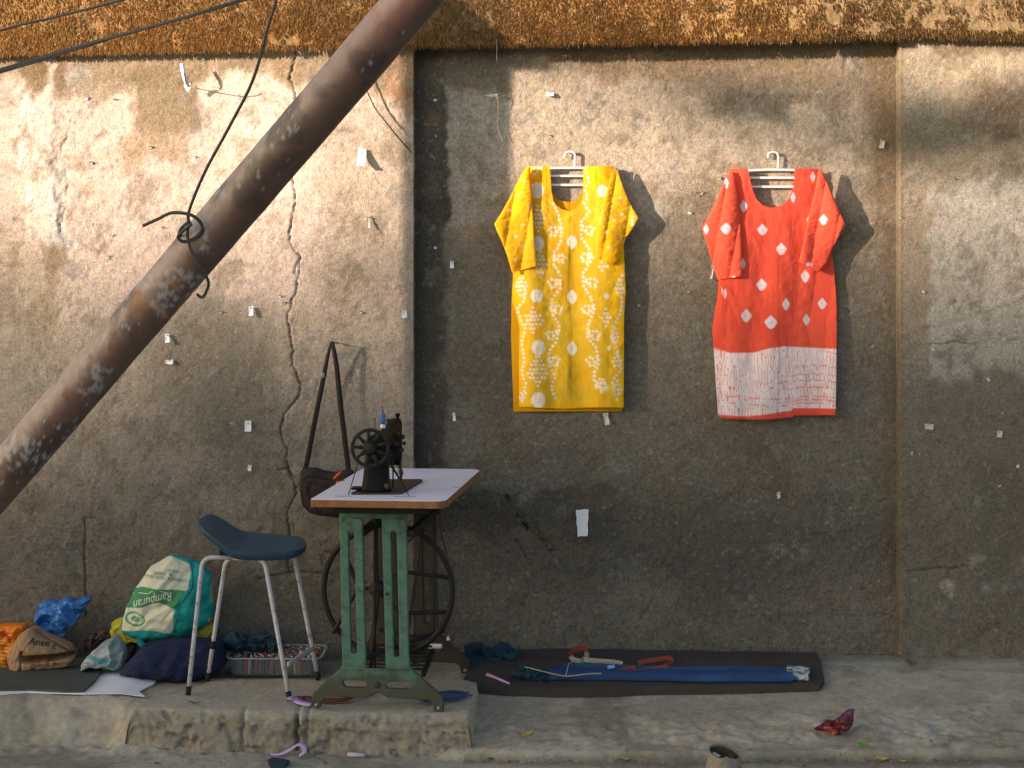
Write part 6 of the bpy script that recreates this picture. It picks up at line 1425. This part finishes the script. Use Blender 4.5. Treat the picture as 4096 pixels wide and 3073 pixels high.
scrap(873, 679, 11, 16, 'white paper square at the right edge of the left panel', .006)
scrap(536, 921, 13, 24, 'white paper strip nailed left of the crack above the stool', .006)
scrap(539, 1011, 8, 13, 'small white paper below the strip above the stool', .006)
scrap(361, 731, 9, 20, 'pointed white scrap just under the leaning pole', .008, -.1)
scrap(366, 782, 16, 9, 'torn white scrap below the pointed one under the pole', .008)
scrap(1187, 204, 17, 8, 'white scrap on the wall high above the yellow kurta', .012)
scrap(976, 572, 8, 16, 'pale scrap left of the yellow kurta sleeve', .006)
scrap(981, 901, 6, 18, 'thin pale hooked scrap left of the yellow kurta hem', .006, -.15)
scrap(1310, 905, 11, 26, 'curled grey white scrap under the yellow kurta hem', .012, -.2, 'paper_dull')
scrap(2007, 922, 20, 12, 'small dull paper rectangle nailed on the right wall panel', .003, 0, 'paper_dull')
scrap(2159, 938, 12, 14, 'rounded white chip on the right wall panel', .003, 0, 'paper_dull')
scrap(1538, 588, 5, 30, 'narrow pale strip hanging at the left sleeve of the orange kurta', .004, .1, 'paper_dull')
scrap(1682, 1070, 7, 14, 'pale grey scrap low under the orange kurta', .005, -.1, 'paper_dull')
scrap(796, 478, 4, 28, 'narrow white sliver on the left panel right of the pole', .006, -.15, 'paper_dull')
scrap(1905, 312, 10, 18, 'whitish plaster flake near the right edge of the middle panel', .003, .2, 'paper_dull', nail=False)
tiny = [(227, 127), (238, 127), (438, 127), (187, 212), (247, 215), (325, 318), (420, 340), (196, 352), (350, 492), (240, 509), (233, 555), (475, 675), (604, 640), (612, 655), (779, 675), (940, 216), (942, 294), (1187, 294), (940, 535), (1516, 417), (1503, 417), (1490, 460), (1380, 660), (1343, 800), (1487, 630), (1885, 748), (2016, 730), (2015, 755), (1986, 980), (1970, 979), (2199, 1007), (2159, 1050), (2166, 893), (1994, 630), (2060, 387), (1555, 385), (968, 1240), (1800, 455), (1945, 470), (2135, 820)]
def where(u, v):
    side = 'left panel' if u < 893 else ('middle panel' if u < 1943 else 'right panel')
    if u < 893: near = 'above the leaning pole' if v < 1050 - 1.18 * u else 'below the leaning pole'
    elif u < 1100: near = 'left of the yellow kurta'
    elif u < 1360: near = 'above the yellow kurta' if v < 360 else 'beside the yellow kurta'
    elif u < 1520: near = 'between the two kurtas'
    elif u < 1943: near = 'right of the orange kurta' if u > 1820 else 'near the orange kurta'
    else: near = 'beside the wall step' if u < 2040 else 'near the right edge of the photo'
    hgt = 'top' if v < 220 else 'upper' if v < 450 else 'middle' if v < 760 else 'lower'
    return hgt, side, near
seen = {}
SZ = ['tiny', 'specklike', 'pinhead sized', 'very small']; SH = ['torn', 'curled', 'square', 'frayed', 'rounded']
for k, (u, v) in enumerate(tiny):
    h_, sd, nr_ = where(u, v); base_ = '%s part of the %s, %s' % (h_, sd, nr_); n_ = seen.get(base_, 0); seen[base_] = n_ + 1
    others = [q for q in tiny if where(*q) == (h_, sd, nr_)]; order_ = sorted(others).index((u, v)); rank = ['first', 'second', 'third', 'fourth', 'fifth', 'sixth', 'seventh', 'eighth', 'ninth'][order_]
    lab = 'tiny paper bit, ' + base_.replace(' part of the', '') + ('' if len(others) == 1 else ', %s from left' % rank)
    scrap(u, v, 4 + (k * 7 % 4), 4 + (k * 5 % 4), lab, .002, (k * 1.3) % 3, ['paper_dull', 'paper'][k % 3 == 0], lift=.004, group='tiny paper remnants on the wall')
# long curled paper strip and string
t = thing('paper_strip', T(400, 190, YL - .03), 'long curled white paper strip nailed near the top left', 'paper strip')
ribbon(wl([(393, 137, 7.235), (395, 152, 7.225), (399, 168, 7.225), (404, 182, 7.24), (405, 194, 7.26)]), .017, .001, up=Vector((.1, -1, .1))).build('strip', M['paper'], t)
MESH('knot', [T(398, 182, 7.25), T(411, 180, 7.245), T(413, 188, 7.25), T(406, 199, 7.255), T(401, 194, 7.255), T(399, 190, 7.25)], [(0, 1, 2), (0, 2, 5), (5, 2, 3), (5, 3, 4)], M['paper'], t, smooth=False)
MB().tube(catmull([T(u, v, y) for u, v, y in ((405, 186, 7.28), (402, 180, 7.20), (400, 170, 7.16), (398, 158, 7.14))], 4), .002, 6).build('wire_end', M['wire'], t)
t = thing('string', T(1070, 208, YM - .02), 'pale string dangling from a white scrap in the shaded top of the middle panel', 'string')
MB().tube(wl([(1050, 206, 7.34), (1066, 205, 7.33), (1075, 212, 7.33), (1076, 240, 7.34), (1075, 270, 7.34), (1080, 292, 7.34), (1086, 305, 7.34)], 5), .0014, 6).build('thread', M['string'], t)
MESH('paper', [T(1046, 206, 7.34), T(1062, 203, 7.335), T(1076, 204, 7.335), T(1072, 208, 7.335), T(1062, 209, 7.335)], [(0, 1, 4), (1, 2, 3), (1, 3, 4)], M['paper'], t, smooth=False)
o = MB().tube(wl([(1072, 84, 7.25), (1073, 100, 7.25), (1073, 118, 7.26), (1074, 134, 7.28)], 4), .0012, 5).build('dangling_root', M['string'], None); tag(o, 'single pale root hanging from the coping into the shade', 'root')
